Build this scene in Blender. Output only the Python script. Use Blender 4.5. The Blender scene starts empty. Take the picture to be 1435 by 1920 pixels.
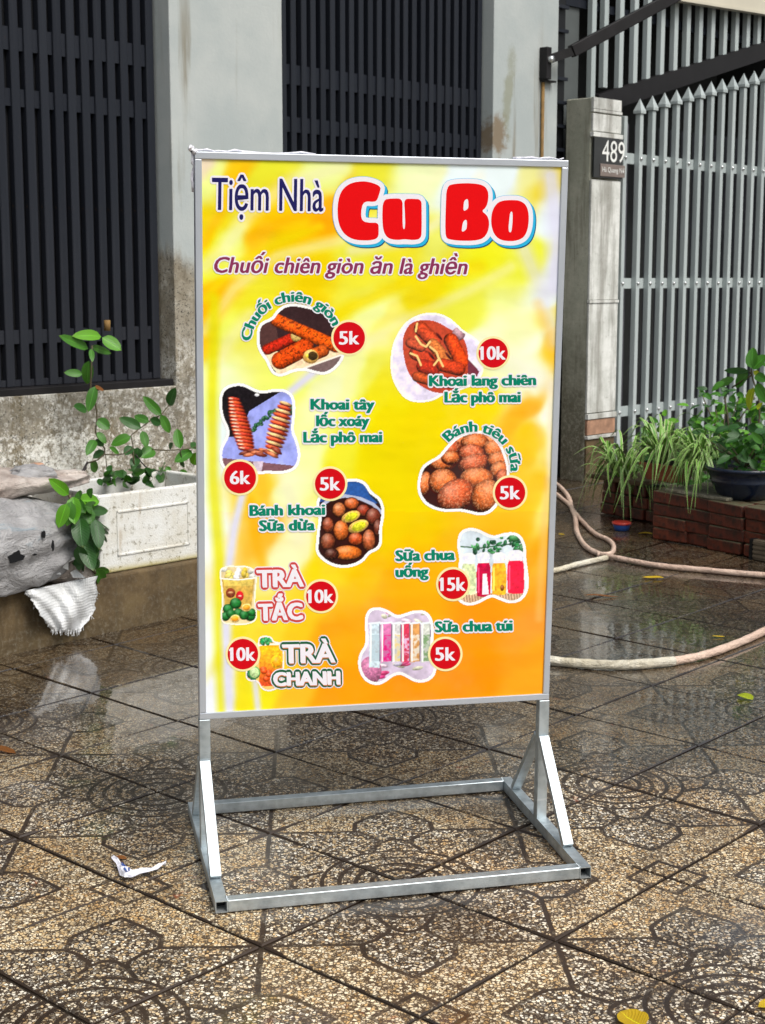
import bpy, bmesh, math, random
import numpy as np
from mathutils import Matrix, Vector

random.seed(7)
RNG = np.random.default_rng(7)
SC = bpy.context.scene
COL = SC.collection

# ------------------------------------------------------------------ camera
CP = np.array([0.1077, -2.1572, 1.317])
YAW, PIT, FPX, IW, IH = 0.0455, 0.1731, 2846.9, 1435.0, 1920.0
_f = np.array([math.sin(YAW) * math.cos(PIT), math.cos(YAW) * math.cos(PIT), -math.sin(PIT)])
_r = np.array([math.cos(YAW), -math.sin(YAW), 0.0])
_u = np.cross(_r, _f)
cam = bpy.data.cameras.new('camera')
cam.sensor_fit = 'HORIZONTAL'
cam.sensor_width = 36.0
cam.lens = FPX / IW * 36.0
cam.clip_start = 0.05
cam.clip_end = 500
cam.dof.use_dof = True
cam.dof.focus_distance = 3.35
cam.dof.aperture_fstop = 18.0
camo = bpy.data.objects.new('camera', cam)
COL.objects.link(camo)
M = Matrix.Identity(4)
for i in range(3):
    M[i][0], M[i][1], M[i][2], M[i][3] = _r[i], _u[i], -_f[i], CP[i]
camo.matrix_world = M
SC.camera = camo

# ------------------------------------------------------------------ light: bright overcast from behind the camera's right shoulder
world = bpy.data.worlds.new('World')
SC.world = world
world.use_nodes = True
wn, wl = world.node_tree.nodes, world.node_tree.links
SUN_EL, SUN_AZ = math.radians(54), math.radians(140)      # azimuth clockwise from +Y
sky = wn.new('ShaderNodeTexSky')
sky.sky_type = 'NISHITA'
sky.sun_disc = False
sky.sun_elevation = SUN_EL
sky.sun_rotation = SUN_AZ
sky.air_density = 1.6
sky.dust_density = 4.0
hs = wn.new('ShaderNodeHueSaturation')
hs.inputs['Saturation'].default_value = 0.45
bg = wn['Background']
bg.inputs['Strength'].default_value = 0.13
wl.new(sky.outputs[0], hs.inputs['Color'])
wl.new(hs.outputs[0], bg.inputs['Color'])
sun = bpy.data.lights.new('sun', 'SUN')
sun.energy = 2.1
sun.angle = math.radians(26)
sun.color = (1.0, 0.965, 0.91)
suno = bpy.data.objects.new('sun', sun)
COL.objects.link(suno)
sd = Vector((math.sin(SUN_AZ) * math.cos(SUN_EL), math.cos(SUN_AZ) * math.cos(SUN_EL), math.sin(SUN_EL)))
suno.rotation_euler = sd.to_track_quat('Z', 'Y').to_euler()
suno.location = (3, -6, 8)
SC.view_settings.view_transform = 'Standard'
SC.view_settings.look = 'None'
SC.view_settings.exposure = 0.22
SC.view_settings.gamma = 1.0
SC.view_settings.use_curve_mapping = False

# ------------------------------------------------------------------ geometry of the survey: pixel ray -> plane
def ray(px, py):
    px = np.asarray(px, float); py = np.asarray(py, float)
    return _f + np.multiply.outer((px - IW / 2) / FPX, _r) - np.multiply.outer((py - IH / 2) / FPX, _u)

def hit(px, py, P, N):
    d = ray(px, py)
    t = ((P - CP) @ N) / (d @ N)
    return CP + d * np.asarray(t)[..., None]

def gnd(px, py, z=0.0):
    return hit(px, py, np.array([0, 0, z]), np.array([0, 0, 1.0]))

# street frontage frame: s along the facade, d into the building, h up
FU = ray(3400, 518); FU = FU / np.linalg.norm(FU)
_fh = ray(717.5, 518); _fh /= np.linalg.norm(_fh)
FV = np.cross(_r, _fh); FV /= np.linalg.norm(FV); FV = FV - (FV @ FU) * FU; FV /= np.linalg.norm(FV)
FN = np.cross(FU, FV)
FO = gnd(0, 1232)
FM = Matrix.Identity(4)
for i in range(3):
    FM[i][0], FM[i][1], FM[i][2], FM[i][3] = FU[i], -FN[i], FV[i], FO[i]
FMI = np.array(FM.inverted())

def fac(px, py, d):
    """survey point on the vertical plane d metres into the lot -> (s, d, h)"""
    X = hit(px, py, FO - FN * d, FN)
    return (X @ FMI[:3, :3].T) + FMI[:3, 3]

def facg(px, py, z=0.0):
    X = gnd(px, py, z)
    return (X @ FMI[:3, :3].T) + FMI[:3, 3]

# ------------------------------------------------------------------ object helpers
def tag(o, label=None, cat=None, group=None, kind=None):
    if label: o['label'] = label
    if cat: o['category'] = cat
    if group: o['group'] = group
    if kind: o['kind'] = kind
    return o

def thing(name, label, cat, mat=None, group=None, loc=None):
    o = bpy.data.objects.new(name, None)
    o.empty_display_size = 0.1
    COL.objects.link(o)
    if mat is not None: o.matrix_world = mat
    if loc is not None: o.location = loc
    return tag(o, label, cat, group)

def link(name, me, parent=None, mat=None):
    o = bpy.data.objects.new(name, me)
    COL.objects.link(o)
    if parent is not None: o.parent = parent
    if mat is not None: o.matrix_local = mat
    return o

class MB:
    def __init__(s):
        s.v = []; s.f = []; s.sm = []
    def add(s, vs, fs, smooth=False):
        b = len(s.v)
        s.v += [tuple(map(float, v)) for v in vs]
        s.f += [tuple(b + i for i in f) for f in fs]
        s.sm += [smooth] * len(fs)
        return s
    def box(s, a, b, rot=None, c=None):
        x0, y0, z0 = a; x1, y1, z1 = b
        vs = [(x0, y0, z0), (x1, y0, z0), (x1, y1, z0), (x0, y1, z0), (x0, y0, z1), (x1, y0, z1), (x1, y1, z1), (x0, y1, z1)]
        if rot is not None:
            vs = [tuple(rot @ Vector(v)) for v in vs]
        return s.add(vs, [(0, 3, 2, 1), (4, 5, 6, 7), (0, 1, 5, 4), (1, 2, 6, 5), (2, 3, 7, 6), (3, 0, 4, 7)])
    def bar(s, p, q, w, t, up=(0, 0, 1)):
        p, q = Vector(p), Vector(q)
        z = (q - p).normalized(); x = Vector(up).cross(z)
        if x.length < 1e-4: x = Vector((1, 0, 0))
        x.normalize(); y = z.cross(x)
        vs = []
        for c in (p, q):
            for sx, sy in ((-1, -1), (1, -1), (1, 1), (-1, 1)):
                vs.append(tuple(c + x * sx * w / 2 + y * sy * t / 2))
        return s.add(vs, [(0, 3, 2, 1), (4, 5, 6, 7), (0, 1, 5, 4), (1, 2, 6, 5), (2, 3, 7, 6), (3, 0, 4, 7)])
    def tube(s, pts, r, n=8, cap=True):
        P = [Vector(p) for p in pts]
        rs = r if hasattr(r, '__len__') else [r] * len(P)
        vs = []; x = None
        for i, p in enumerate(P):
            t = (P[min(i + 1, len(P) - 1)] - P[max(i - 1, 0)]).normalized()
            if x is None: x = t.orthogonal().normalized()
            else: x = (x - t * x.dot(t)).normalized()
            y = t.cross(x)
            for k in range(n):
                a = 2 * math.pi * k / n
                vs.append(tuple(p + (x * math.cos(a) + y * math.sin(a)) * rs[i]))
        fs = []
        for i in range(len(P) - 1):
            for k in range(n):
                a, b = i * n + k, i * n + (k + 1) % n
                fs.append((a, b, b + n, a + n))
        if cap:
            fs.append(tuple(range(n))[::-1]); fs.append(tuple((len(P) - 1) * n + k for k in range(n)))
        return s.add(vs, fs, True)
    def lathe(s, prof, n=28, c=(0, 0, 0), sy=1.0):
        vs = []
        for r, z in prof:
            for k in range(n):
                a = 2 * math.pi * k / n
                vs.append((c[0] + r * math.cos(a), c[1] + r * math.sin(a) * sy, c[2] + z))
        fs = [(i * n + k, i * n + (k + 1) % n, (i + 1) * n + (k + 1) % n, (i + 1) * n + k) for i in range(len(prof) - 1) for k in range(n)]
        return s.add(vs, fs, True)
    def mesh(s, name, mat, bevel=0.0, seg=2):
        me = bpy.data.meshes.new(name)
        me.from_pydata(s.v, [], s.f)
        me.polygons.foreach_set('use_smooth', s.sm)
        if bevel > 0:
            bm = bmesh.new(); bm.from_mesh(me)
            bmesh.ops.bevel(bm, geom=bm.edges[:], offset=bevel, segments=seg, affect='EDGES', profile=0.5)
            bm.to_mesh(me); bm.free()
        me.materials.append(mat)
        me.update()
        return me
    def obj(s, name, mat, parent=None, bevel=0.0, seg=2, m=None):
        return link(name, s.mesh(name, mat, bevel, seg), parent, m)

# ------------------------------------------------------------------ material helpers
def lin(c):
    c = np.asarray(c, float) / 255.0
    return np.where(c <= 0.04045, c / 12.92, ((c + 0.055) / 1.055) ** 2.4)

def rgb(r, g, b):
    return tuple(lin((r, g, b))) + (1.0,)

class NT:
    def __init__(s, name):
        s.m = bpy.data.materials.new(name)
        s.m.use_nodes = True
        s.n, s.l = s.m.node_tree.nodes, s.m.node_tree.links
        s.p = s.n['Principled BSDF']
    def _in(s, sock, v):
        if isinstance(v, bpy.types.NodeSocket): s.l.new(v, sock)
        elif v is not None:
            if sock.type == 'RGBA' and not hasattr(v, '__len__'): v = (v, v, v, 1)
            sock.default_value = v
    def math(s, op, a, b=None, c=None, clamp=False):
        n = s.n.new('ShaderNodeMath'); n.operation = op; n.use_clamp = clamp
        s._in(n.inputs[0], a); s._in(n.inputs[1], b)
        if c is not None: s._in(n.inputs[2], c)
        return n.outputs[0]
    def vm(s, op, a, b=None, scale=None):
        n = s.n.new('ShaderNodeVectorMath'); n.operation = op
        s._in(n.inputs[0], a)
        if b is not None: s._in(n.inputs[1], b)
        if scale is not None: s._in(n.inputs['Scale'], scale)
        return n.outputs['Value'] if op in ('LENGTH', 'DOT_PRODUCT', 'DISTANCE') else n.outputs[0]
    def noise(s, vec, scale, detail=4, rough=0.55, dist=0.0, out=0):
        n = s.n.new('ShaderNodeTexNoise')
        s._in(n.inputs['Vector'], vec); s._in(n.inputs['Scale'], scale)
        n.inputs['Detail'].default_value = detail; n.inputs['Roughness'].default_value = rough
        n.inputs['Distortion'].default_value = dist
        return n.outputs[out]
    def vor(s, vec, scale, feat='F1', rnd=1.0):
        n = s.n.new('ShaderNodeTexVoronoi'); n.feature = feat
        s._in(n.inputs['Vector'], vec); n.inputs['Scale'].default_value = scale
        n.inputs['Randomness'].default_value = rnd
        return n
    def mix(s, f, a, b, mode='MIX'):
        n = s.n.new('ShaderNodeMix'); n.data_type = 'RGBA'; n.blend_type = mode
        s._in(n.inputs[0], f); s._in(n.inputs[6], a); s._in(n.inputs[7], b)
        return n.outputs[2]
    def ramp(s, f, stops):
        n = s.n.new('ShaderNodeValToRGB'); s._in(n.inputs[0], f)
        e = n.color_ramp.elements
        while len(e) < len(stops): e.new(0.5)
        for k, (p, c) in enumerate(stops):
            e[k].position = p
            e[k].color = c if hasattr(c, '__len__') else (c, c, c, 1)
        return n.outputs[0]
    def step(s, x, lo, hi):
        n = s.n.new('ShaderNodeMapRange'); n.interpolation_type = 'SMOOTHSTEP'
        s._in(n.inputs[0], x); s._in(n.inputs[1], lo); s._in(n.inputs[2], hi)
        return n.outputs[0]
    def co(s, which='Object'):
        return s.n.new('ShaderNodeTexCoord').outputs[which]
    def pos(s):
        return s.n.new('ShaderNodeNewGeometry').outputs['Position']
    def xyz(s, v):
        n = s.n.new('ShaderNodeSeparateXYZ'); s._in(n.inputs[0], v); return n.outputs
    def comb(s, x, y, z):
        n = s.n.new('ShaderNodeCombineXYZ'); s._in(n.inputs[0], x); s._in(n.inputs[1], y); s._in(n.inputs[2], z); return n.outputs[0]
    def mapping(s, v, sc=(1, 1, 1), loc=(0, 0, 0)):
        n = s.n.new('ShaderNodeMapping'); s._in(n.inputs[0], v); n.inputs['Scale'].default_value = sc; n.inputs['Location'].default_value = loc
        return n.outputs[0]
    def orand(s):
        return s.n.new('ShaderNodeObjectInfo').outputs['Random']
    def bump(s, h, strength=0.3, dist=0.01, nrm=None):
        n = s.n.new('ShaderNodeBump'); s._in(n.inputs['Height'], h)
        n.inputs['Strength'].default_value = strength; n.inputs['Distance'].default_value = dist
        if nrm is not None: s._in(n.inputs['Normal'], nrm)
        s.l.new(n.outputs[0], s.p.inputs['Normal'])
        return n.outputs[0]
    def set(s, base=None, rough=None, metal=None, spec=None, coat=None, trans=None, alpha=None):
        for k, v in (('Base Color', base), ('Roughness', rough), ('Metallic', metal), ('Specular IOR Level', spec), ('Coat Weight', coat), ('Transmission Weight', trans), ('Alpha', alpha)):
            if v is not None: s._in(s.p.inputs[k], v)
        return s.m

# --- general materials
def simple(name, col, rough=0.6, metal=0.0, var=0.15, sc=8.0, bump=0.0, spec=0.5, coords='Object'):
    t = NT(name)
    c = t.co(coords)
    n = t.noise(c, sc, 5, 0.6)
    a = tuple(x * (1 - var) for x in col[:3]) + (1,); b = tuple(min(1, x * (1 + var)) for x in col[:3]) + (1,)
    t.set(t.ramp(n, [(0.3, a), (0.7, b)]), t.math('ADD', rough - 0.06, t.math('MULTIPLY', n, 0.12)), metal, spec)
    if bump: t.bump(n, bump, 0.01)
    return t.m

def painted_wall():
    """white-grey limewash going to bare stained render below about 1.4 m"""
    t = NT('weathered_wall_paint')
    c = t.co(); x, y, z = t.xyz(c)
    n1 = t.noise(c, 1.7, 6, 0.62); n2 = t.noise(c, 13, 8, 0.72); n3 = t.noise(c, 60, 4, 0.7)
    st = t.noise(t.mapping(c, (9, 9, 0.7)), 1.0, 5, 0.6)
    paint = t.mix(t.step(n1, 0.35, 0.7), rgb(162, 170, 170), rgb(180, 185, 183))
    dirt = t.ramp(n2, [(0.25, rgb(96, 90, 78)), (0.42, rgb(132, 124, 108)), (0.58, rgb(156, 150, 136)), (0.72, rgb(206, 202, 190))])
    # height of the damp line varies along the wall
    edge = t.math('ADD', 1.30, t.math('MULTIPLY', t.math('SUBTRACT', t.noise(t.mapping(c, (7, 7, 2)), 1.0, 7, 0.7), 0.5), 0.34))
    low = t.step(z, t.math('ADD', edge, 0.07), t.math('SUBTRACT', edge, 0.05))
    flake = t.math('MULTIPLY', low, t.step(n2, 0.70, 0.40))
    # peeling lime patches low down
    lime = t.step(t.math('ADD', t.noise(c, 36, 9, 0.88), t.math('MULTIPLY', t.noise(c, 4.5, 3), 0.5)), 0.775, 0.70)
    col = t.mix(low, paint, dirt)
    rust = t.math('MULTIPLY', t.step(st, 0.57, 0.75), t.step(z, 2.7, 1.9))
    col = t.mix(t.math('MULTIPLY', rust, 0.8), col, rgb(104, 88, 50))
    gx = t.math('DIVIDE', t.math('SUBTRACT', x, 3.49), 0.075); gz = t.math('DIVIDE', t.math('SUBTRACT', z, 1.93), 0.12)
    bl_ = t.math('ADD', t.math('SQRT', t.math('ADD', t.math('MULTIPLY', gx, gx), t.math('MULTIPLY', gz, gz))), t.math('MULTIPLY', t.math('SUBTRACT', n2, 0.5), 2.2))
    col = t.mix(t.math('MULTIPLY', t.step(bl_, 1.15, 0.5), 0.75), col, rgb(112, 86, 44))
    gx = t.math('DIVIDE', t.math('SUBTRACT', x, t.math('ADD', 3.60, t.math('MULTIPLY', t.math('SUBTRACT', n1, 0.5), 0.3))), 0.045); gz = t.math('DIVIDE', t.math('SUBTRACT', z, 2.14), 0.22)
    bl_ = t.math('ADD', t.math('SQRT', t.math('ADD', t.math('MULTIPLY', gx, gx), t.math('MULTIPLY', gz, gz))), t.math('MULTIPLY', t.math('SUBTRACT', n2, 0.5), 1.6))
    col = t.mix(t.math('MULTIPLY', t.step(bl_, 1.2, 0.4), 0.5), col, rgb(120, 118, 78))
    band = t.math('MULTIPLY', t.step(t.math('ADD', z, t.math('MULTIPLY', n2, 0.3)), 1.22, 0.88), 0.94)
    limec = t.ramp(n3, [(0.3, rgb(150, 145, 132)), (0.48, rgb(222, 220, 212)), (0.7, rgb(246, 246, 244))])
    col = t.mix(t.math('MULTIPLY', band, t.math('SUBTRACT', 1.0, lime)), col, limec)
    speck = t.step(t.math('ADD', t.noise(c, 85, 3, 0.8), t.math('MULTIPLY', t.math('SUBTRACT', n2, 0.5), 0.4)), 0.585, 0.625)
    col = t.mix(t.math('MULTIPLY', t.math('MULTIPLY', speck, low), 0.75), col, rgb(48, 44, 38))
    mz = t.math('MAXIMUM', t.math('MULTIPLY', t.step(z, 0.50, 0.72), t.step(z, 0.86, 0.79)), t.math('MULTIPLY', t.step(z, 0.42, 0.24), 0.8))
    mm = t.math('MULTIPLY', t.step(t.math('ADD', t.noise(t.vm('ADD', c, (5, 1, 2)), 6.5, 8, 0.78), t.math('MULTIPLY', mz, 0.17)), 0.56, 0.66), low)
    col = t.mix(t.math('MULTIPLY', mm, 0.42), col, t.ramp(n3, [(0.35, rgb(48, 46, 40)), (0.6, rgb(104, 100, 90)), (0.72, rgb(176, 172, 160))]))
    blk = t.math('MULTIPLY', t.math('MULTIPLY', t.step(t.noise(c, 130, 2, 0.6), 0.60, 0.66), t.step(t.noise(c, 8, 4, 0.7), 0.44, 0.56)), low)
    col = t.mix(t.math('MULTIPLY', blk, 0.8), col, rgb(40, 37, 32))
    t.set(col, 0.85, spec=0.3)
    t.bump(t.math('ADD', t.math('MULTIPLY', n2, low), t.math('MULTIPLY', n3, 0.2)), 0.5, 0.012)
    return t.m

def cement(name, c0, c1, dark_h=0.9, moss=0.5):
    t = NT(name)
    c = t.co(); x, y, z = t.xyz(c)
    n = t.noise(c, 6, 8, 0.7); f = t.noise(c, 55, 5, 0.75)
    v = t.noise(t.mapping(c, (12, 12, 1.1)), 1.0, 5, 0.65)
    col = t.mix(t.step(n, 0.35, 0.68), c0, c1)
    col = t.mix(t.math('MULTIPLY', t.step(f, 0.58, 0.68), 0.4), col, rgb(90, 84, 70))
    col = t.mix(t.math('MULTIPLY', t.step(v, 0.46, 0.66), 0.50), col, rgb(78, 68, 50))
    dk = t.step(t.math('ADD', z, t.math('MULTIPLY', n, 0.6)), dark_h + 0.75, dark_h - 0.15)
    col = t.mix(t.math('MULTIPLY', dk, 0.8), col, t.ramp(f, [(0.3, rgb(44, 38, 28)), (0.5, rgb(86, 78, 58)), (0.68, rgb(156, 152, 138))]))
    col = t.mix(t.math('MULTIPLY', t.math('MULTIPLY', dk, t.step(n, 0.55, 0.7)), moss), col, rgb(52, 58, 26))
    t.set(col, 0.8, spec=0.3)
    t.bump(f, 0.4, 0.006)
    return t.m

MAT = {}
MAT['wall'] = painted_wall()
MAT['cement'] = cement('grey_cement_render', rgb(164, 166, 150), rgb(190, 190, 174), 0.70)
MAT['post_face'] = cement('white_stained_plaster', rgb(196, 198, 192), rgb(226, 227, 223), 0.26, 0.3)
MAT['ledge'] = cement('wet_brown_ledge', rgb(76, 60, 40), rgb(112, 94, 66), -0.05, 0.9)
def slat_mat():
    t = NT('dark_shutter_paint')
    c = t.co(); v = t.noise(t.mapping(c, (60, 20, 1.6)), 1.0, 5, 0.65); n = t.noise(t.pos(), 7, 5, 0.7); z = t.xyz(c)[2]
    base = t.mix(t.orand(), (0.0075, 0.0100, 0.0165, 1), (0.0125, 0.0155, 0.023, 1))
    col = t.mix(t.math('MULTIPLY', t.step(v, 0.50, 0.75), 0.45), base, (0.030, 0.033, 0.040, 1))
    dust = t.math('MULTIPLY', t.step(t.math('ADD', z, t.math('MULTIPLY', n, 0.8)), 2.1, 1.1), 0.30)
    col = t.mix(dust, col, (0.034, 0.034, 0.040, 1))
    ru = t.math('MULTIPLY', t.step(t.noise(c, 34, 5, 0.75), 0.66, 0.72), 0.7)
    col = t.mix(ru, col, (0.060, 0.034, 0.020, 1))
    t.set(col, t.math('ADD', 0.40, t.math('MULTIPLY', n, 0.3)), spec=0.25)
    t.bump(v, 0.15, 0.002)
    return t.m
MAT['slat'] = slat_mat()
MAT['rear_bar'] = simple('shaded_violet_grey_bar', (0.085, 0.085, 0.100), 0.5, 0, 0.25, 9)  # violet-grey stands for the shade on the bars
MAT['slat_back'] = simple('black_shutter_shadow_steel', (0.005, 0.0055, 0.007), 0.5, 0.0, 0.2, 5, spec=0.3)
def gate_mat():
    t = NT('pale_grey_gate_paint')
    c = t.co(); v = t.noise(t.mapping(c, (40, 40, 2.5)), 1.0, 5, 0.65); n = t.noise(t.pos(), 9, 5, 0.7)
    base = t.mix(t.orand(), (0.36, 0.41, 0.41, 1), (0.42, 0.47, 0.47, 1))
    col = t.mix(t.math('MULTIPLY', t.step(v, 0.48, 0.72), 0.35), base, (0.24, 0.25, 0.25, 1))
    ru = t.math('MULTIPLY', t.step(t.noise(c, 40, 5, 0.8), 0.68, 0.73), 0.7)
    col = t.mix(ru, col, (0.16, 0.10, 0.06, 1))
    t.set(col, t.math('ADD', 0.34, t.math('MULTIPLY', n, 0.2)), spec=0.4)
    return t.m
MAT['gate'] = gate_mat()
MAT['stile'] = simple('dull_grey_stile_paint', (0.075, 0.085, 0.085), 0.5, 0, 0.15, 6)
MAT['bolt'] = simple('bright_bolt_steel', (0.6, 0.62, 0.62), 0.28, 0.9, 0.05, 9)
MAT['dark_steel'] = simple('dark_brown_steel', (0.010, 0.009, 0.010), 0.55, 0.0, 0.3, 12, spec=0.25)
MAT['rust'] = simple('rust_brown_pipe', rgb(120, 92, 48)[:3], 0.8, 0, 0.3, 20)
MAT['shade_wall'] = simple('shade_dark_wall', (0.018, 0.020, 0.020), 0.8, 0, 0.4, 2)  # near-black colour carries the shade of the roofed yard
MAT['fascia'] = simple('cream_fascia_board', rgb(196, 190, 172)[:3], 0.6, 0, 0.08, 3)
MAT['orange_tile'] = simple('worn_orange_tile', rgb(166, 128, 104)[:3], 0.4, 0, 0.4, 18)
MAT['black_plate'] = simple('black_number_plate', (0.03, 0.032, 0.034), 0.3, 0, 0.25, 14)
MAT['plate_white'] = simple('white_numerals', (0.78, 0.79, 0.76), 0.5, 0, 0.06, 30)
MAT['name_plate'] = simple('brown_grey_name_plate', rgb(122, 110, 104)[:3], 0.45, 0, 0.15, 30)
MAT['soil'] = simple('dark_wet_soil', (0.030, 0.021, 0.014), 0.9, 0, 0.5, 30, 0.8)
MAT['brick'] = None

def brick_mat():
    t = NT('wet_red_brick')
    c = t.co(); n = t.noise(c, 26, 7, 0.7); r = t.orand()
    base = t.mix(r, rgb(86, 34, 22), rgb(112, 50, 30))
    col = t.mix(t.step(n, 0.38, 0.66), base, rgb(44, 28, 20))
    z = t.xyz(t.n.new('ShaderNodeNewGeometry').outputs['Normal'])[2]
    top = t.step(z, 0.5, 0.9)
    col = t.mix(t.math('MULTIPLY', top, t.step(n, 0.3, 0.5)), col, rgb(84, 82, 62))
    t.set(col, t.math('ADD', 0.35, t.math('MULTIPLY', n, 0.4)), spec=0.4)
    t.bump(n, 0.6, 0.006)
    return t.m
MAT['brick'] = brick_mat()

def galv():
    t = NT('galvanised_steel')
    c = t.co()
    n = t.noise(c, 22, 5, 0.6); v = t.vor(c, 60)
    sp = t.math('MULTIPLY', v.outputs['Distance'], 0.25)
    base = t.ramp(t.math('ADD', n, sp), [(0.35, (0.33, 0.38, 0.41, 1)), (0.75, (0.54, 0.60, 0.63, 1))])
    z = t.xyz(t.pos())[2]
    mud = t.math('MULTIPLY', t.step(t.math('ADD', z, t.math('MULTIPLY', t.noise(c, 60, 5, 0.7), 0.03)), 0.035, 0.014), 0.55)
    scr = t.step(t.noise(t.mapping(c, (6, 120, 120)), 1.0, 3, 0.6), 0.62, 0.68)
    base = t.mix(t.math('MULTIPLY', scr, 0.35), base, (0.80, 0.82, 0.84, 1))
    sp2 = t.step(t.noise(c, 150, 3, 0.7), 0.67, 0.72)
    base = t.mix(t.math('MULTIPLY', sp2, 0.5), base, (0.16, 0.14, 0.12, 1))
    base = t.mix(mud, base, (0.12, 0.095, 0.07, 1))
    t.set(base, t.math('ADD', 0.30, t.math('MULTIPLY', n, 0.34)), t.math('MULTIPLY', t.math('SUBTRACT', 1.0, mud), 0.8))
    t.bump(n, 0.06, 0.01)
    return t.m
MAT['galv'] = galv()
MAT['alu'] = simple('white_aluminium_frame', (0.52, 0.56, 0.62), 0.30, 0.45, 0.06, 5)
MAT['back'] = simple('board_back_panel', (0.6, 0.6, 0.6), 0.5, 0, 0.05, 5)

def foam_mat():
    t = NT('dirty_white_styrofoam')
    c = t.co(); x, y, z = t.xyz(c)
    v = t.vor(c, 190); n = t.noise(c, 5, 8, 0.75); f = t.noise(c, 38, 6, 0.8)
    col = t.mix(t.step(n, 0.40, 0.66), rgb(222, 223, 220), rgb(206, 203, 192))
    sp = t.math('MULTIPLY', t.step(f, 0.54, 0.62), t.step(n, 0.38, 0.50))
    col = t.mix(t.math('MULTIPLY', sp, 0.8), col, rgb(112, 104, 78))
    edge = t.step(t.math('ADD', z, t.math('MULTIPLY', n, 0.05)), 0.055, 0.025)
    col = t.mix(t.math('MULTIPLY', edge, 0.75), col, rgb(178, 164, 84))
    st = t.step(t.noise(t.mapping(c, (18, 18, 2.5)), 1, 4, 0.6), 0.62, 0.74)
    col = t.mix(t.math('MULTIPLY', st, 0.35), col, rgb(150, 120, 66))
    t.set(col, 0.65, spec=0.35)
    t.bump(t.math('ADD', v.outputs['Distance'], t.math('MULTIPLY', f, -0.8)), 0.25, 0.004)
    return t.m
MAT['foam'] = foam_mat()

def plastic_mat(name, c0, c1, c2, rough=0.35, weave=0.0):
    t = NT(name)
    c = t.co()
    n = t.noise(c, 5, 6, 0.65, 0.6); m = t.noise(t.mapping(c, (4, 4, 14)), 1.6, 6, 0.7, 1.0)
    col = t.mix(t.step(n, 0.35, 0.65), c0, c1)
    col = t.mix(t.math('MULTIPLY', t.step(m, 0.55, 0.72), 0.6), col, c2)
    g_ = t.step(t.noise(c, 34, 5, 0.8), 0.60, 0.70)
    col = t.mix(t.math('MULTIPLY', g_, 0.35), col, rgb(96, 84, 70))
    t.set(col, rough, spec=0.4)
    if weave:
        x, y, z = t.xyz(c)
        wv = t.math('ADD', t.math('SINE', t.math('MULTIPLY', x, weave)), t.math('SINE', t.math('MULTIPLY', z, weave * 0.7)))
        t.bump(t.math('ADD', t.math('MULTIPLY', wv, 0.12), m), 0.5, 0.006)
    else:
        t.bump(t.math('ADD', m, t.math('MULTIPLY', t.noise(c, 26, 5, 0.6, 1.5), 0.45)), 0.8, 0.03)
    return t.m
MAT['sack'] = plastic_mat('dirty_grey_plastic_sack', rgb(146, 145, 146), rgb(176, 175, 176), rgb(128, 154, 168), 0.27)
MAT['sack_brown'] = plastic_mat('muddy_folded_sack', rgb(158, 142, 134), rgb(200, 190, 182), rgb(122, 102, 90), 0.4)
MAT['sack_white'] = plastic_mat('white_woven_sack', rgb(206, 208, 208), rgb(226, 228, 230), rgb(180, 184, 188), 0.45, 900)
MAT['hose'] = plastic_mat('pale_pink_rubber_hose', rgb(196, 168, 150), rgb(216, 190, 172), rgb(168, 138, 118), 0.5)
MAT['hose_white'] = plastic_mat('white_taped_hose', rgb(196, 186, 160), rgb(222, 216, 200), rgb(120, 108, 84), 0.5)
MAT['film'] = simple('clear_wrap_film', (0.72, 0.72, 0.82), 0.15, 0.0, 0.3, 60, 0.6)

def leaf_mat(name, a, b, vein=True, spec=0.5, rough=0.38):
    t = NT(name)
    g = t.co('Generated'); u = t.n.new('ShaderNodeUVMap').outputs[0]
    ux, uy, _ = t.xyz(u); r = t.orand()
    ax = t.math('ABSOLUTE', t.math('SUBTRACT', ux, 0.5))
    n = t.noise(t.co(), 40, 4, 0.6)
    col = t.mix(t.math('ADD', t.math('MULTIPLY', r, 0.7), t.math('MULTIPLY', n, 0.3)), a, b)
    col = t.mix(t.math('MULTIPLY', t.step(t.noise(t.co(), 90, 4, 0.7), 0.66, 0.72), 0.6), col, (0.14, 0.10, 0.02, 1))
    col = t.mix(t.math('MULTIPLY', t.step(uy, 0.90, 1.0), 0.35), col, (0.20, 0.14, 0.02, 1))
    if vein:
        mid = t.step(ax, 0.035, 0.012)
        ribs = t.math('SINE', t.math('MULTIPLY', t.math('SUBTRACT', uy, t.math('MULTIPLY', ax, 0.55)), 62))
        col = t.mix(t.math('MULTIPLY', t.step(ribs, 0.6, 0.98), 0.22), col, tuple(min(1, x * 2.2) for x in a[:3]) + (1,))
        col = t.mix(t.math('MULTIPLY', mid, 0.6), col, tuple(min(1, x * 3.0) for x in a[:3]) + (1,))
        t.bump(t.math('ADD', t.math('MULTIPLY', ribs, 0.3), t.math('MULTIPLY', mid, -1.0)), 0.35, 0.002)
    t.set(col, rough, spec=spec)
    t.p.inputs['Subsurface Weight'].default_value = 0.0
    tr = t.n.new('ShaderNodeBsdfTranslucent'); t.l.new(col, tr.inputs[0])
    mx = t.n.new('ShaderNodeMixShader'); mx.inputs[0].default_value = 0.28
    t.l.new(t.p.outputs[0], mx.inputs[1]); t.l.new(tr.outputs[0], mx.inputs[2])
    t.l.new(mx.outputs[0], t.n['Material Output'].inputs[0])
    return t.m
MAT['leaf_bright'] = leaf_mat('bright_green_leaf', (0.080, 0.27, 0.010, 1), (0.14, 0.38, 0.016, 1))
MAT['leaf_mid'] = leaf_mat('mid_green_leaf', (0.040, 0.150, 0.014, 1), (0.070, 0.235, 0.018, 1))
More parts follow.
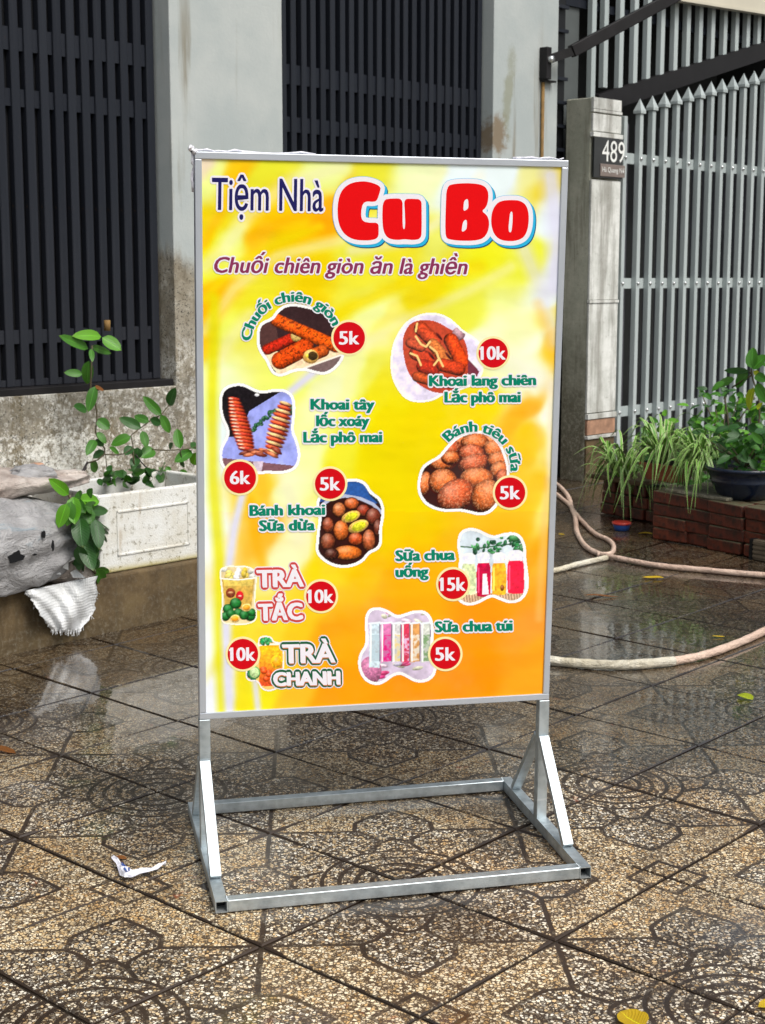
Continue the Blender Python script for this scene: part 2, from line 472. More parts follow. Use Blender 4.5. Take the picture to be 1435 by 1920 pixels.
MAT['leaf_dark'] = leaf_mat('dark_green_leaf', (0.018, 0.075, 0.014, 1), (0.036, 0.125, 0.018, 1))
MAT['leaf_yellow'] = leaf_mat('fallen_yellow_leaf', (0.50, 0.33, 0.01, 1), (0.60, 0.40, 0.012, 1), True, 0.4, 0.5)
MAT['leaf_brown'] = leaf_mat('fallen_brown_leaf', (0.20, 0.075, 0.018, 1), (0.30, 0.11, 0.02, 1), True, 0.4, 0.5)
MAT['leaf_lime'] = leaf_mat('yellow_green_leaf', (0.30, 0.36, 0.01, 1), (0.36, 0.44, 0.015, 1), True, 0.4, 0.5)

def stripe_leaf():
    t = NT('striped_spider_plant_blade')
    u = t.n.new('ShaderNodeUVMap').outputs[0]; ux, uy, _ = t.xyz(u); r = t.orand()
    ax = t.math('ABSOLUTE', t.math('SUBTRACT', ux, 0.5))
    g = t.mix(r, (0.06, 0.22, 0.012, 1), (0.13, 0.34, 0.025, 1))
    col = t.mix(t.step(ax, 0.26, 0.36), g, (0.42, 0.50, 0.22, 1))
    t.set(col, 0.4, spec=0.4)
    return t.m
MAT['spider'] = stripe_leaf()
MAT['stem'] = simple('brown_green_stem', (0.07, 0.055, 0.025), 0.6, 0, 0.3, 30)
MAT['twig'] = simple('dark_twig', (0.015, 0.010, 0.010), 0.7, 0, 0.3, 30)
MAT['terracotta'] = simple('wet_terracotta', rgb(132, 66, 36)[:3], 0.4, 0, 0.3, 14, 0.2)
MAT['blue_pot'] = simple('navy_blue_plastic', (0.0045, 0.010, 0.026), 0.25, 0, 0.2, 6)
MAT['blue'] = simple('blue_plastic', (0.02, 0.09, 0.38), 0.3, 0, 0.15, 12)
MAT['red'] = simple('red_plastic_lid', (0.38, 0.03, 0.02), 0.35, 0, 0.15, 12)
MAT['concrete_block'] = simple('ribbed_concrete', rgb(98, 86, 70)[:3], 0.7, 0, 0.3, 20, 0.4)

# ------------------------------------------------------------------ terrazzo paving tiles
TD = 0.4 * math.sqrt(2)          # corner to corner

def tile_material():
    t = NT('terrazzo_tile')
    uv = t.n.new('ShaderNodeUVMap').outputs[0]
    a0, b0, _ = t.xyz(uv)
    ax = t.math('ABSOLUTE', a0)
    p = t.comb(ax, b0, 0.0)
    pw = t.pos()
    wob = t.noise(pw, 9, 2, 0.5, 0, 1)
    wob = t.vm('SCALE', t.vm('SUBTRACT', wob, (0.5, 0.5, 0.5)), scale=0.014)
    p = t.vm('ADD', p, wob)
    px_, py_, _ = t.xyz(p)
    p = t.comb(px_, py_, 0.0)
    def seg(A, B):
        A = Vector((A[0], A[1], 0)); B = Vector((B[0], B[1], 0)); D = B - A
        q = t.vm('SUBTRACT', p, tuple(A))
        h = t.math('MULTIPLY', t.vm('DOT_PRODUCT', q, tuple(D)), 1.0 / D.length_squared, clamp=True)
        n = t.n.new('ShaderNodeVectorMath'); n.operation = 'SCALE'
        n.inputs[0].default_value = tuple(D); t.l.new(h, n.inputs['Scale'])
        return t.vm('DISTANCE', q, n.outputs[0])
    segs = [((.5, 0), (.155, 0)), ((0, -.24), (.088, -.160)), ((.088, -.160), (.153, -.088)), ((.153, -.088), (.158, -.002)),
            ((.158, 0), (.112, .034)), ((.112, .034), (.066, .096)), ((.066, .096), (.063, .135)), ((.063, .135), (.10, .205)),
            ((.060, .128), (.03, .100)), ((.03, .100), (0, .088)), ((.075, -.425), (0, -.35))]
    d = None
    for A, B in segs:
        e = seg(A, B)
        d = e if d is None else t.math('MINIMUM', d, e)
    d = t.math('SUBTRACT', d, 0.0018)
    r = t.vm('DISTANCE', p, (0, 0.5, 0))
    for rr in (.293, .227, .165, .108):
        d = t.math('MINIMUM', d, t.math('ABSOLUTE', t.math('SUBTRACT', r, rr)))
    fanw = t.step(r, 0.42, 0.12)
    nj = t.noise(pw, 55, 3, 0.7)
    w = t.math('ADD', t.math('ADD', 0.0066, t.math('MULTIPLY', fanw, 0.0022)), t.math('MULTIPLY', t.math('SUBTRACT', nj, 0.5), 0.005))
    groove = t.step(d, t.math('ADD', w, 0.0035), t.math('SUBTRACT', w, 0.0015))
    # joint shoulder: distance to the tile's edge
    ed = t.math('SUBTRACT', 0.5, t.math('ADD', t.math('ABSOLUTE', px_), t.math('ABSOLUTE', py_)))
    starr = t.math('MINIMUM', t.math('ABSOLUTE', t.math('SUBTRACT', 0.5, ax)), 1.0)
    ew = t.math('ADD', 0.0165, t.math('MULTIPLY', t.step(starr, 0.10, 0.0), 0.018))
    ew = t.math('ADD', ew, t.math('MULTIPLY', t.math('SUBTRACT', t.noise(pw, 14, 4, 0.7), 0.45), 0.022))
    shoulder = t.step(ed, ew, t.math('SUBTRACT', ew, 0.008))
    dark = t.math('MAXIMUM', t.math('MULTIPLY', groove, t.math('ADD', 0.78, t.math('MULTIPLY', t.step(t.noise(pw, 6, 4, 0.7), 0.38, 0.55), 0.22))), shoulder)
    # chips
    wp = t.vm('ADD', pw, t.vm('SCALE', t.vm('SUBTRACT', t.noise(pw, 160, 2, 0.5, 0, 1), (0.5, 0.5, 0.5)), scale=0.004))
    v1 = t.vor(wp, 142, 'DISTANCE_TO_EDGE'); c1 = t.vor(wp, 142, 'F1')
    vcol = t.xyz(c1.outputs['Color'])
    v2 = t.vor(wp, 330, 'F1')
    big = t.math('MULTIPLY', t.step(v1.outputs['Distance'], 0.08, 0.17), t.step(vcol[0], 0.20, 0.26))
    small = t.math('MULTIPLY', t.step(v2.outputs['Distance'], 0.42, 0.30), t.step(t.xyz(v2.outputs['Color'])[1], 0.55, 0.6))
    inleaf = t.math('MINIMUM', t.math('SUBTRACT', t.math('ADD', py_, 0.242), px_), t.math('SUBTRACT', 0.157, px_))
    pale = t.math('MULTIPLY', t.step(py_, 0.002, -0.002), t.step(inleaf, 0.002, -0.002))
    big = t.math('MULTIPLY', big, t.math('MAXIMUM', t.math('ADD', pale, 0.25, clamp=True), t.step(vcol[1], 0.20, 0.26)))
    small = t.math('MULTIPLY', small, t.math('ADD', 0.45, t.math('MULTIPLY', pale, 0.55)))
    chip = t.math('MAXIMUM', big, t.math('MULTIPLY', small, 0.75))
    chipc = t.ramp(vcol[2], [(0.0, rgb(188, 158, 112)), (0.35, rgb(228, 210, 176)), (0.7, rgb(252, 246, 230)), (0.9, rgb(250, 242, 220)), (1.0, rgb(226, 190, 134))])
    chipc = t.mix(t.math('MULTIPLY', pale, 0.5), chipc, rgb(250, 236, 204), 'MULTIPLY')
    # broad staining
    x, y, z = t.xyz(pw)
    n1 = t.noise(pw, 1.3, 5, 0.6); n2 = t.noise(pw, 3.4, 6, 0.65, 0.4)
    reg = t.noise(t.vm('ADD', pw, (4, 9, 0)), 2.3, 5, 0.6)
    warm = t.step(n2, 0.50, 0.68)
    far = t.step(t.math('ADD', y, t.math('MULTIPLY', t.math('SUBTRACT', reg, 0.5), 2.2)), 1.3, 3.0)
    chipc = t.mix(t.math('MULTIPLY', warm, 0.45), chipc, rgb(246, 206, 130), 'MULTIPLY')
    mat_c = t.ramp(n2, [(0.3, rgb(44, 34, 26)), (0.6, rgb(62, 46, 31)), (0.75, rgb(84, 58, 32))])
    mat_c = t.mix(t.math('MULTIPLY', pale, 0.5), mat_c, rgb(96, 78, 56))
    chip_faded = t.math('MULTIPLY', chip, t.math('SUBTRACT', 1.0, t.math('MULTIPLY', t.math('MAXIMUM', far, t.step(reg, 0.55, 0.75)), 0.62)))  # chips dim with depth and stains, partly for shade behind the board
    col = t.mix(chip_faded, mat_c, chipc)
    mud = t.math('MULTIPLY', t.step(t.noise(t.vm('ADD', pw, (1, 2, 0)), 1.9, 6, 0.7), 0.50, 0.72), t.step(y, 0.9, 2.2))  # mud, plus some of the board's shade painted into the far paving
    col = t.mix(t.math('MULTIPLY', mud, 0.7), col, rgb(66, 46, 26))
    rst = t.math('MULTIPLY', t.step(t.noise(t.vm('ADD', pw, (7, 0, 0)), 24, 4, 0.7), 0.60, 0.70), t.step(t.noise(t.vm('ADD', pw, (3, 3, 0)), 2.5, 3), 0.56, 0.66))
    col = t.mix(t.math('MULTIPLY', rst, 0.6), col, rgb(190, 84, 20))
    col = t.mix(dark, col, t.mix(n1, rgb(40, 27, 17), rgb(58, 42, 26)))
    # each tile has its own tone; broad damp stains
    col = t.mix(t.math('MULTIPLY', t.orand(), 0.30), col, (0.62, 0.52, 0.44, 1), 'MULTIPLY')
    damp = t.step(t.noise(t.vm('ADD', pw, (13, 17, 0)), 2.1, 6, 0.65), 0.48, 0.62)
    col = t.mix(t.math('MULTIPLY', damp, 0.42), col, (0.42, 0.34, 0.27, 1), 'MULTIPLY')
    # wetness; its ramp along y also paints the board's shade on the paving
    wn_ = t.math('ADD', t.noise(t.vm('ADD', pw, (2, 5, 0)), 1.1, 5, 0.6), t.math('MULTIPLY', t.step(y, 1.0, 2.3), 0.34))
    wet = t.math('MAXIMUM', t.step(wn_, 0.50, 0.70), t.math('MULTIPLY', damp, 0.45))
    col = t.mix(t.math('MULTIPLY', wet, 0.62), col, (0.14, 0.115, 0.09, 1), 'MULTIPLY')
    rgh = t.math('ADD', t.math('MULTIPLY', t.math('SUBTRACT', 1.0, wet), 0.30), t.math('ADD', 0.22, t.math('MULTIPLY', nj, 0.10)))
    t.set(col, rgh, spec=0.5)
    h = t.math('ADD', t.math('MULTIPLY', dark, -1.0), t.math('MULTIPLY', chip, 0.12))
    b1 = t.bump(t.math('ADD', h, t.math('MULTIPLY', nj, 0.10)), 0.35, 0.004)
    t.p.inputs['Coat Weight'].default_value = 0.0
    pool = t.step(t.noise(t.vm('ADD', pw, (11, 3, 0)), 1.6, 5, 0.62), 0.42, 0.60)
    pe = t.math('MULTIPLY', t.math('SUBTRACT', t.noise(t.vm('ADD', pw, (21, 3, 0)), 4.5, 5, 0.6), 0.5), 0.75)
    for (qx, qy, qr) in ((-0.70, 2.35, .42), (-0.35, 2.0, .36), (-0.2, 2.45, .30), (1.25, 2.75, .42), (1.75, 2.35, .40), (0.35, 1.85, .30)):
        dd = t.math('ADD', t.vm('DISTANCE', t.comb(x, y, 0.0), (qx, qy, 0)), pe)
        pool = t.math('MAXIMUM', pool, t.step(dd, qr + .06, qr - .12))
    cw = t.math('MULTIPLY', t.math('MAXIMUM', wet, pool), t.math('ADD', 0.20, t.math('MULTIPLY', pool, 0.80)))
    t._in(t.p.inputs['Coat Weight'], cw)
    t._in(t.p.inputs['Coat Roughness'], t.math('ADD', 0.025, t.math('MULTIPLY', t.math('SUBTRACT', 1.0, pool), 0.30)))
    t.p.inputs['Coat IOR'].default_value = 1.42
    bn = t.n.new('ShaderNodeBump'); bn.inputs['Strength'].default_value = 0.10; bn.inputs['Distance'].default_value = 0.004
    t.l.new(t.noise(pw, 18, 3, 0.6), bn.inputs['Height'])
    t.l.new(bn.outputs[0], t.p.inputs['Coat Normal'])
    return t.m

MAT['tile'] = tile_material()
MAT['grout'] = simple('dark_wet_grout', (0.022, 0.016, 0.011), 0.35, 0, 0.4, 30, 0.3)

def tile_geo(mb_v, mb_f, cx, cy, rot, z, tx, ty):
    """12-triangle slab, chamfered; local a/b pattern coordinates go into the uv map"""
    g = 0.0045
    H = TD / 2
    uv = []
    b = len(mb_v)
    for k, (rad, zz) in enumerate(((H - g, -0.02), (H - g, -0.0035), (H - g - 0.004, 0.0))):
        for i in range(4):
            a = math.pi / 2 * i
            lx, ly = rad * math.cos(a), rad * math.sin(a)
            uv.append((lx / TD, ly / TD))
            X = lx * math.cos(rot) - ly * math.sin(rot); Y = lx * math.sin(rot) + ly * math.cos(rot)
            mb_v.append((cx + X, cy + Y, z + zz + X * tx + Y * ty))
    for k in (0, 4):
        for i in range(4):
            j = (i + 1) % 4
            mb_f.append((b + k + i, b + k + j, b + k + 4 + j, b + k + 4 + i))
    mb_f.append((b + 8, b + 9, b + 10, b + 11))
    return uv

def mesh_uv(name, vs, fs, uvs, mat):
    me = bpy.data.meshes.new(name)
    me.from_pydata(vs, [], fs)
    L = me.uv_layers.new(name='UVMap')
    idx = np.zeros(len(me.loops), dtype=np.int32); me.loops.foreach_get('vertex_index', idx)
    L.data.foreach_set('uv', np.asarray(uvs, float)[idx].ravel())
    me.materials.append(mat)
    return me

pavement = tag(MB().box((-30, -8, -0.16), (30, 30, -0.006)).obj('pavement', MAT['grout']), kind='structure')
_v, _f2 = [], []
_uv = tile_geo(_v, _f2, 0, 0, 0, 0, 0, 0)
tile_me = mesh_uv('tile', _v, _f2, _uv, MAT['tile'])
far_v, far_f, far_uv = [], [], []

def inview(x, y):
    d = np.array([x, y, 0.0]) - CP
    z = d @ _f
    if z < 0.4: return False
    u, w = FPX * (d @ _r) / z, -FPX * (d @ _u) / z
    m = 0.42 * FPX / z
    return abs(u) < 717.5 + m and abs(w) < 960 + m

# stars stand at integer (i, j) of the lattice; tiles are centred on the half points between two stars
ntile = 0
for i2 in range(-14, 21):
    for j2 in range(-6, 26):
        if (i2 + j2) % 2 == 0: continue
        a, b = i2 / 2, j2 / 2
        x, y = a * TD, b * TD
        # direction of the fan corner: fans at (i+.5, j+.5) with i+j odd (surveyed fan at 1.5, 2.5)
        rot = None
        for k in range(4):
            ang = math.pi / 2 * k
            fx, fy = a + 0.5 * math.cos(ang), b + 0.5 * math.sin(ang)
            if abs(fx % 1 - 0.5) < 1e-6 and abs(fy % 1 - 0.5) < 1e-6:
                if int(round(fx - 0.5) + round(fy - 0.5)) % 2 == 1: rot = ang - math.pi / 2
        if rot is None: continue
        X = np.array([x, y, 0]) @ FMI[:3, :3].T + FMI[:3, 3]
        if X[1] > 0.3 and (X[0] < 2.0): continue        # under the ledge
        if X[1] > 1.4: continue
        tx, ty, dz = random.uniform(-.004, .004), random.uniform(-.004, .004), random.uniform(-.0012, .0012)
        if inview(x, y) and ntile < 295:
            o = link('tile', tile_me, pavement)
            o.location = (x, y, dz); o.rotation_euler = (tx, ty, rot)
            ntile += 1
        else:
            far_uv += tile_geo(far_v, far_f, x, y, rot, dz, 0, 0)
print('tiles', ntile, 'far', len(far_v) // 12)
tag(link('paving_tiles', mesh_uv('paving_tiles', far_v, far_f, far_uv, MAT['tile']), pavement), kind='stuff')

# ------------------------------------------------------------------ house
def ft(s, d, h): return FM @ Matrix.Translation((s, d, h))

ledge = MB().box((-2.0, 0.0, -0.1), (2.15, 0.76, 0.204)).obj('ledge', MAT['ledge'], None, 0.008)
ledge.matrix_world = FM
tag(ledge, kind='structure')

house = thing('house', 'grey-white house front with dark slatted shutters and stained columns', 'house', FM)
HW = 4.6
MB().box((1.375, 0.75, -0.1), (1.998, 1.25, HW)).obj('column', MAT['wall'], house, 0.004)
MB().box((3.451, 0.75, -0.1), (3.988, 1.25, HW)).obj('column', MAT['wall'], house, 0.004)
MB().box((-2.5, 0.752, -0.1), (1.377, 1.0, 0.775)).obj('low_wall', MAT['wall'], house, 0.004)
MB().box((1.996, 0.752, -0.1), (3.453, 1.0, 0.775)).obj('low_wall', MAT['wall'], house, 0.004)
MB().box((-2.5, 0.765, 0.775), (1.373, 1.0, 0.803)).obj('sill', MAT['dark_steel'], house, 0.003)
MB().box((2.0, 0.765, 0.775), (3.449, 1.0, 0.803)).obj('sill', MAT['dark_steel'], house, 0.003)
MB().box((-2.5, 0.753, 3.3), (1.373, 1.2, HW)).box((2.0, 0.753, 3.3), (3.449, 1.2, HW)).box((-3.2, 0.75, -0.1), (-2.5, 1.2, HW)).obj('upper_wall', MAT['wall'], house)
MB().box((-2.5, 1.25, -0.1), (3.99, 1.35, HW)).obj('back_panel', MAT['shade_wall'], house)

slat_me = MB().box((-0.019, 0.0, 0.803), (0.019, 0.034, 3.3)).mesh('slat', MAT['slat'], 0.003, 1)
slatm_me = MB().box((-0.0165, 0.0, 0.803), (0.0165, 0.034, 3.3)).mesh('slat', MAT['slat'], 0.003, 1)
link_me = MB().box((-0.006, 0.0, 0.803), (0.006, 0.01, 3.3)).mesh('channel', MAT['slat_back'])
for (s0, s1, pitch, me, dp) in ((-1.2, 1.36, 0.0645, slat_me, 0.832), (2.03, 3.44, 0.0615, slatm_me, 0.812)):
    sh = link('shutter', MB().box((s0 - 0.03, dp + 0.036, 0.803), (s1 + 0.01, dp + 0.040, 3.3)).mesh('shutter', MAT['slat_back']), house)
    n = int((s1 - s0) / pitch)
    for k in range(n + 1):
        o = link('slat', me, sh)
        o.location = (s1 - 0.018 - k * pitch + random.uniform(-.002, .002), dp + random.uniform(0, 0.003), 0)
    for h0, h1 in ((2.065, 2.15), (1.86, 1.925), (0.968, 1.021), (0.805, 0.83)):
        MB().box((s0, dp + 0.012, h0), (s1, dp + 0.030, h1)).obj('crossbar', MAT['slat'], sh)
    MB().box((s0, dp + 0.0345, 1.02), (s0 + 0.03, dp + 0.0355, 1.03)).obj('latch', MAT['dark_steel'], sh)

# ------------------------------------------------------------------ gate post with the house number
post = thing('gate_post', 'cement gate post with white plaster face and house number 489', 'gate post', FM)
MB().box((4.374, 0.806, -0.1), (4.655, 0.975, 2.195)).obj('post_body', MAT['cement'], post, 0.006)
face = MB()
face.box((4.372, 0.790, 0.46), (4.652, 0.8055, 1.075)).box((4.372, 0.790, 1.095), (4.652, 0.8055, 1.755))
face.obj('plaster_face', MAT['post_face'], post, 0.003)
MB().box((4.370, 0.784, 1.077), (4.654, 0.8055, 1.093)).obj('moulding', MAT['post_face'], post, 0.002)
MB().box((4.372, 0.787, 2.135), (4.640, 0.8055, 2.196)).box((4.372, 0.787, 2.118), (4.650, 0.8055, 2.1335)).obj('cap_band', MAT['post_face'], post, 0.002)
MB().box((4.374, 0.789, 2.016), (4.645, 0.8055, 2.110)).obj('cap_panel', MAT['post_face'], post, 0.003)
MB().box((4.366, 0.780, 1.985), (4.652, 0.8055, 2.010)).obj('moulding', MAT['post_face'], post, 0.002)
MB().box((4.372, 0.782, 0.425), (4.655, 0.8055, 0.455)).obj('moulding', MAT['post_face'], post, 0.002)
MB().box((4.376, 0.789, 0.335), (4.650, 0.8055, 0.421)).obj('orange_tile', MAT['orange_tile'], post, 0.002)
MB().box((4.372, 0.782, 0.312), (4.655, 0.8055, 0.331)).obj('moulding', MAT['post_face'], post, 0.002)
MB().box((4.374, 0.792, -0.1), (4.650, 0.8055, 0.308)).obj('post_foot', MAT['ledge'], post, 0.003)
numpl = MB().box((4.374, 0.779, 1.765), (4.652, 0.790, 1.982)).obj('number_plate', MAT['black_plate'], post, 0.002)
MB().box((4.43, 0.774, 1.775), (4.668, 0.7785, 1.842)).obj('name_plate', MAT['name_plate'], post, 0.001)

# ------------------------------------------------------------------ text helper: string -> mesh vertices in em units
_TC = {}
def text_mesh(s, bold=0.0, shear=0.0, res=3):
    key = (s, bold, shear)
    if key in _TC: return _TC[key]
    cu = bpy.data.curves.new('t', 'FONT'); cu.body = s; cu.size = 1.0
    cu.offset = bold; cu.shear = shear; cu.resolution_u = res; cu.fill_mode = 'FRONT'
    o = bpy.data.objects.new('t', cu); COL.objects.link(o)
    dg = bpy.context.evaluated_depsgraph_get()
    me = bpy.data.meshes.new_from_object(o.evaluated_get(dg))
    v = np.zeros(len(me.vertices) * 3); me.vertices.foreach_get('co', v); v = v.reshape(-1, 3)[:, :2]
    f = [tuple(p.vertices) for p in me.polygons]
    COL.objects.unlink(o); bpy.data.objects.remove(o); bpy.data.meshes.remove(me); bpy.data.curves.remove(cu)
    _TC[key] = (v, f)
    return v, f

def flat_mat(name, col, rough=0.4):
    t = NT(name)
    n = t.noise(t.co(), 240, 2, 0.5)
    c = tuple(col[:3])
    t.set(t.mix(t.step(n, 0.3, 0.8), tuple(x * 0.96 for x in c) + (1,), c + (1,)), rough, spec=0.12)
    return t.m

# numerals on the plate: (s, h) plane
def plate_text(s, s0, s1, h0, h1, d, mat, parent, name, bold):
    v, f = text_mesh(s, bold)
    mn, mx = v.min(0), v.max(0)
    P = [(s0 + (x - mn[0]) / (mx[0] - mn[0]) * (s1 - s0), d, h0 + (y - mn[1]) / (mx[1] - mn[1]) * (h1 - h0)) for x, y in v]
    b = MB(); b.add(P, [t for t in f])
    return b.obj(name, mat, parent)
plate_text('489', 4.445, 4.665, 1.855, 1.972, 0.7765, MAT['plate_white'], numpl, 'numerals', 0.0)
plate_text('Hà Quang Nở', 4.445, 4.660, 1.790, 1.828, 0.7725, MAT['plate_white'], post, 'lettering', 0.0)

# ------------------------------------------------------------------ gate
gate = thing('metal_gate', 'pale grey steel gate of spiked upright bars on three bolted rails', 'gate', FM)
GX = [4.866 + 0.1275 * k for k in range(16)]
for k, s in enumerate(GX):
    top = 2.20 + 0.0275 * k
    b = MB().box((-0.017, 0, 0.20), (0.017, 0.034, top - 0.055))
    o = b.obj('bar', MAT['gate'], gate, 0.002, 1); o.location = (s, 0.80, 0)
    sp = MB().add([(-.026, -.009, 0), (.026, -.009, 0), (.026, .043, 0), (-.026, .043, 0), (-.026, -.009, .016), (.026, -.009, .016), (.026, .043, .016), (-.026, .043, .016), (0, .017, .085)],
                  [(0, 3, 2, 1), (0, 1, 5, 4), (1, 2, 6, 5), (2, 3, 7, 6), (3, 0, 4, 7), (4, 5, 8), (5, 6, 8), (6, 7, 8), (7, 4, 8)])
    link('spike', sp.mesh('spike', MAT['gate']), o).location = (0, 0, top - 0.055)
MB().box((4.70, 0.806, 0.10), (4.732, 0.838, 2.12)).obj('stile', MAT['gate'], gate, 0.002, 1)
dome = MB().lathe([(0.011, 0), (0.0105, 0.003), (0.0085, 0.007), (0.005, 0.0095), (0.0001, 0.0105)], 10).mesh('bolt', MAT['bolt'])
for h in (1.892, 1.185, 0.442):
    rl = MB().box((4.66, 0.8345, h - 0.030), (6.9, 0.845, h + 0.030)).obj('rail', MAT['gate'], gate, 0.001, 1)
    for s in [4.716] + GX:
        o = link('bolt', dome, rl)
        o.matrix_local = Matrix.Translation((s, 0.7995, h)) @ Matrix.Rotation(math.radians(90), 4, 'X')
        if s < 4.8: o.location.y = 0.8055
# rear leaf of the gate: thinner bars, shade put into their violet-grey colour
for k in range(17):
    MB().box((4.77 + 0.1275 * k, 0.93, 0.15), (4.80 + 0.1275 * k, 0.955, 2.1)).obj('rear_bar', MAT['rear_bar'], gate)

grille = thing('upper_grille', 'pale grey upright bars of the inner fence rising above the spiked gate', 'fence', FM)
UX = [4.663, 4.783, 4.938, 5.086, 5.223, 5.371, 5.517, 5.656, 5.797, 5.941, 6.088, 6.231, 6.372, 6.510, 6.65, 6.79]
for k, s in enumerate(UX):
    hb = 2.235 + (s - 4.663) * 0.2635 + (0.03 if k == 1 else 0) - (0.02 if k == 0 else 0)
    MB().box((s - 0.021, 1.00, hb), (s + 0.021, 1.035, 3.35)).obj('bar', MAT['gate'], grille, 0.002, 1)
bm_ = MB(); sl = 0.2635
for dd, w in ((0.985, 0.11),):
    bm_.add([(4.70, dd, 2.14), (7.0, dd, 2.14 + 2.3 * sl), (7.0, dd, 2.25 + 2.3 * sl), (4.70, dd, 2.25),
             (4.70, dd + .06, 2.14), (7.0, dd + .06, 2.14 + 2.3 * sl), (7.0, dd + .06, 2.25 + 2.3 * sl), (4.70, dd + .06, 2.25)],
            [(0, 1, 2, 3), (7, 6, 5, 4), (0, 4, 5, 1), (3, 2, 6, 7), (0, 3, 7, 4), (1, 5, 6, 2)])
bm_.obj('sloping_beam', MAT['dark_steel'], grille)
MB().box((4.45, 1.045, 2.72), (7.0, 1.08, 2.765)).obj('rail', MAT['slat'], grille)
MB().box((4.46, 1.06, 0.0), (4.60, 1.16, 3.35)).obj('corner_stile', MAT['stile'], grille, 0.003)
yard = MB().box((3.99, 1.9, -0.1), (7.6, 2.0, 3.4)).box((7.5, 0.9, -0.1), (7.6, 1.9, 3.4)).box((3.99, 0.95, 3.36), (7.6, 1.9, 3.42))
tag(yard.obj('yard_wall', MAT['shade_wall'], None), 'wall and roof of the yard behind the spiked gate, coloured dark for its shade', 'wall').matrix_world = FM
side = thing('side_grille', 'narrow black steel lattice between the house column and the gate post', 'grille', FM)
MB().box((4.06, 0.96, 0), (4.10, 0.99, 3.3)).obj('upright', MAT['slat_back'], side)
MB().box((4.36, 1.02, 0), (4.40, 1.05, 3.3)).obj('upright', MAT['slat_back'], side)
for k in range(24):
    MB().box((4.10, 0.985, 0.25 + 0.128 * k), (4.40, 1.0, 0.268 + 0.128 * k)).obj('rung', MAT['slat'], side)
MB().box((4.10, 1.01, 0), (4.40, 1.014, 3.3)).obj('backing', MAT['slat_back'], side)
fas = MB().add([(5.30, .93, 2.852), (7.2, .93, 2.935), (7.2, .93, 3.5), (5.30, .93, 3.5), (5.30, .97, 2.852), (7.2, .97, 2.935), (7.2, .97, 3.5), (5.30, .97, 3.5)],
               [(0, 1, 2, 3), (7, 6, 5, 4), (0, 4, 5, 1), (3, 2, 6, 7), (0, 3, 7, 4), (1, 5, 6, 2)])
fas.add([(5.29, .925, 2.845), (7.2, .925, 2.928), (7.2, .925, 2.945), (5.29, .925, 2.862), (5.29, .98, 2.845), (7.2, .98, 2.928), (7.2, .98, 2.945), (5.29, .98, 2.862)],
        [(0, 1, 2, 3), (7, 6, 5, 4), (0, 4, 5, 1), (3, 2, 6, 7), (0, 3, 7, 4), (1, 5, 6, 2)])
tag(fas.obj('fascia_board', MAT['fascia']), 'cream board hanging across the top of the gate opening', 'board').matrix_world = FM

# awning arm bolted to the right column
arm = thing('awning_arm', 'dark steel awning arm slanting up from a wall bracket by the gate', 'awning arm', FM)
MB().box((3.825, 0.70, 2.235), (3.865, 0.7485, 2.395)).box((3.83, 0.715, 2.225), (3.93, 0.7485, 2.234)).obj('bracket', MAT['dark_steel'], arm, 0.002)
p0 = fac(1026, 112, 0.72); p1 = fac(1097, 88, 0.62); p2 = fac(1275, -12, 0.40)
MB().bar(p0, p1, 0.03, 0.045).obj('knuckle', MAT['dark_steel'], arm)
MB().bar(tuple(p0 * 0.35 + p1 * 0.65), p2, 0.045, 0.062).obj('arm', MAT['dark_steel'], arm, 0.004)
MB().lathe([(0.018, 0), (0.018, .02), (0.001, .022)], 12).obj('pivot_bolt', MAT['bolt'], arm, m=Matrix.Translation(tuple(p0 + np.array([0, -.02, 0]))) @ Matrix.Rotation(math.radians(90), 4, 'X'))
pipe = MB().tube([(3.845, 0.738, 2.22), (3.846, 0.738, 1.2), (3.846, 0.738, 0.3)], 0.009, 8).obj('rusty_pipe', MAT['rust'])
pipe.matrix_world = FM
tag(pipe, 'thin rusty pipe running down the column below the awning bracket', 'pipe')

# ------------------------------------------------------------------ menu sign on its steel stand
TH = 0.1765
SX = np.array([math.cos(TH), math.sin(TH), 0.0])
SN = np.array([math.sin(TH), -math.cos(TH), 0.0])            # toward the viewer
sign = thing('menu_sign', 'tall yellow and orange street food menu board on a galvanised steel stand', 'menu sign')
SM = Matrix.Identity(4)
for i in range(3):
    SM[i][0], SM[i][1] = SX[i], -SN[i]
SM[0][3], SM[1][3] = 0.245, 1.055
sign.matrix_world = SM
SMI = SM.inverted()
# stand: side rails run the full depth with open ends, cross rails butt between them
W2, D2, T = 0.397, 0.283, 0.025
def hollow(mb, p, q, w, wall=0.0018):
    """square tube along local y from p to q (x,y,z centre), open at both ends"""
    (x, y0, z), (_, y1, _) = p, q
    a, b = w / 2, w / 2 - wall
    vs = []
    for y in (y0, y1):
        for r in (a, b):
            vs += [(x - r, y, z - r), (x + r, y, z - r), (x + r, y, z + r), (x - r, y, z + r)]
    fs = []
    for i in range(4):
        j = (i + 1) % 4
        fs += [(i, j, 8 + j, 8 + i), (4 + j, 4 + i, 12 + i, 12 + j), (i, 4 + i, 4 + j, j), (8 + i, 8 + j, 12 + j, 12 + i)]
    mb.add(vs, fs)
zc = T / 2 + 0.003
for sx in (-1, 1):
    b = MB(); hollow(b, (sx * (W2 - T / 2), -D2, zc), (sx * (W2 - T / 2), D2, zc), T)
    b.obj('side_rail', MAT['galv'], sign)
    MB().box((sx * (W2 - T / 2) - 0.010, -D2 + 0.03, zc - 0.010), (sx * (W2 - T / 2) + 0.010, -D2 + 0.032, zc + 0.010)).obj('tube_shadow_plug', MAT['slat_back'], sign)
for y in (-D2 + T / 2, D2 - T / 2):
    MB().box((-W2 + T, y - T / 2, zc - T / 2), (W2 - T, y + T / 2, zc + T / 2)).obj('cross_rail', MAT['galv'], sign, 0.0012, 1)
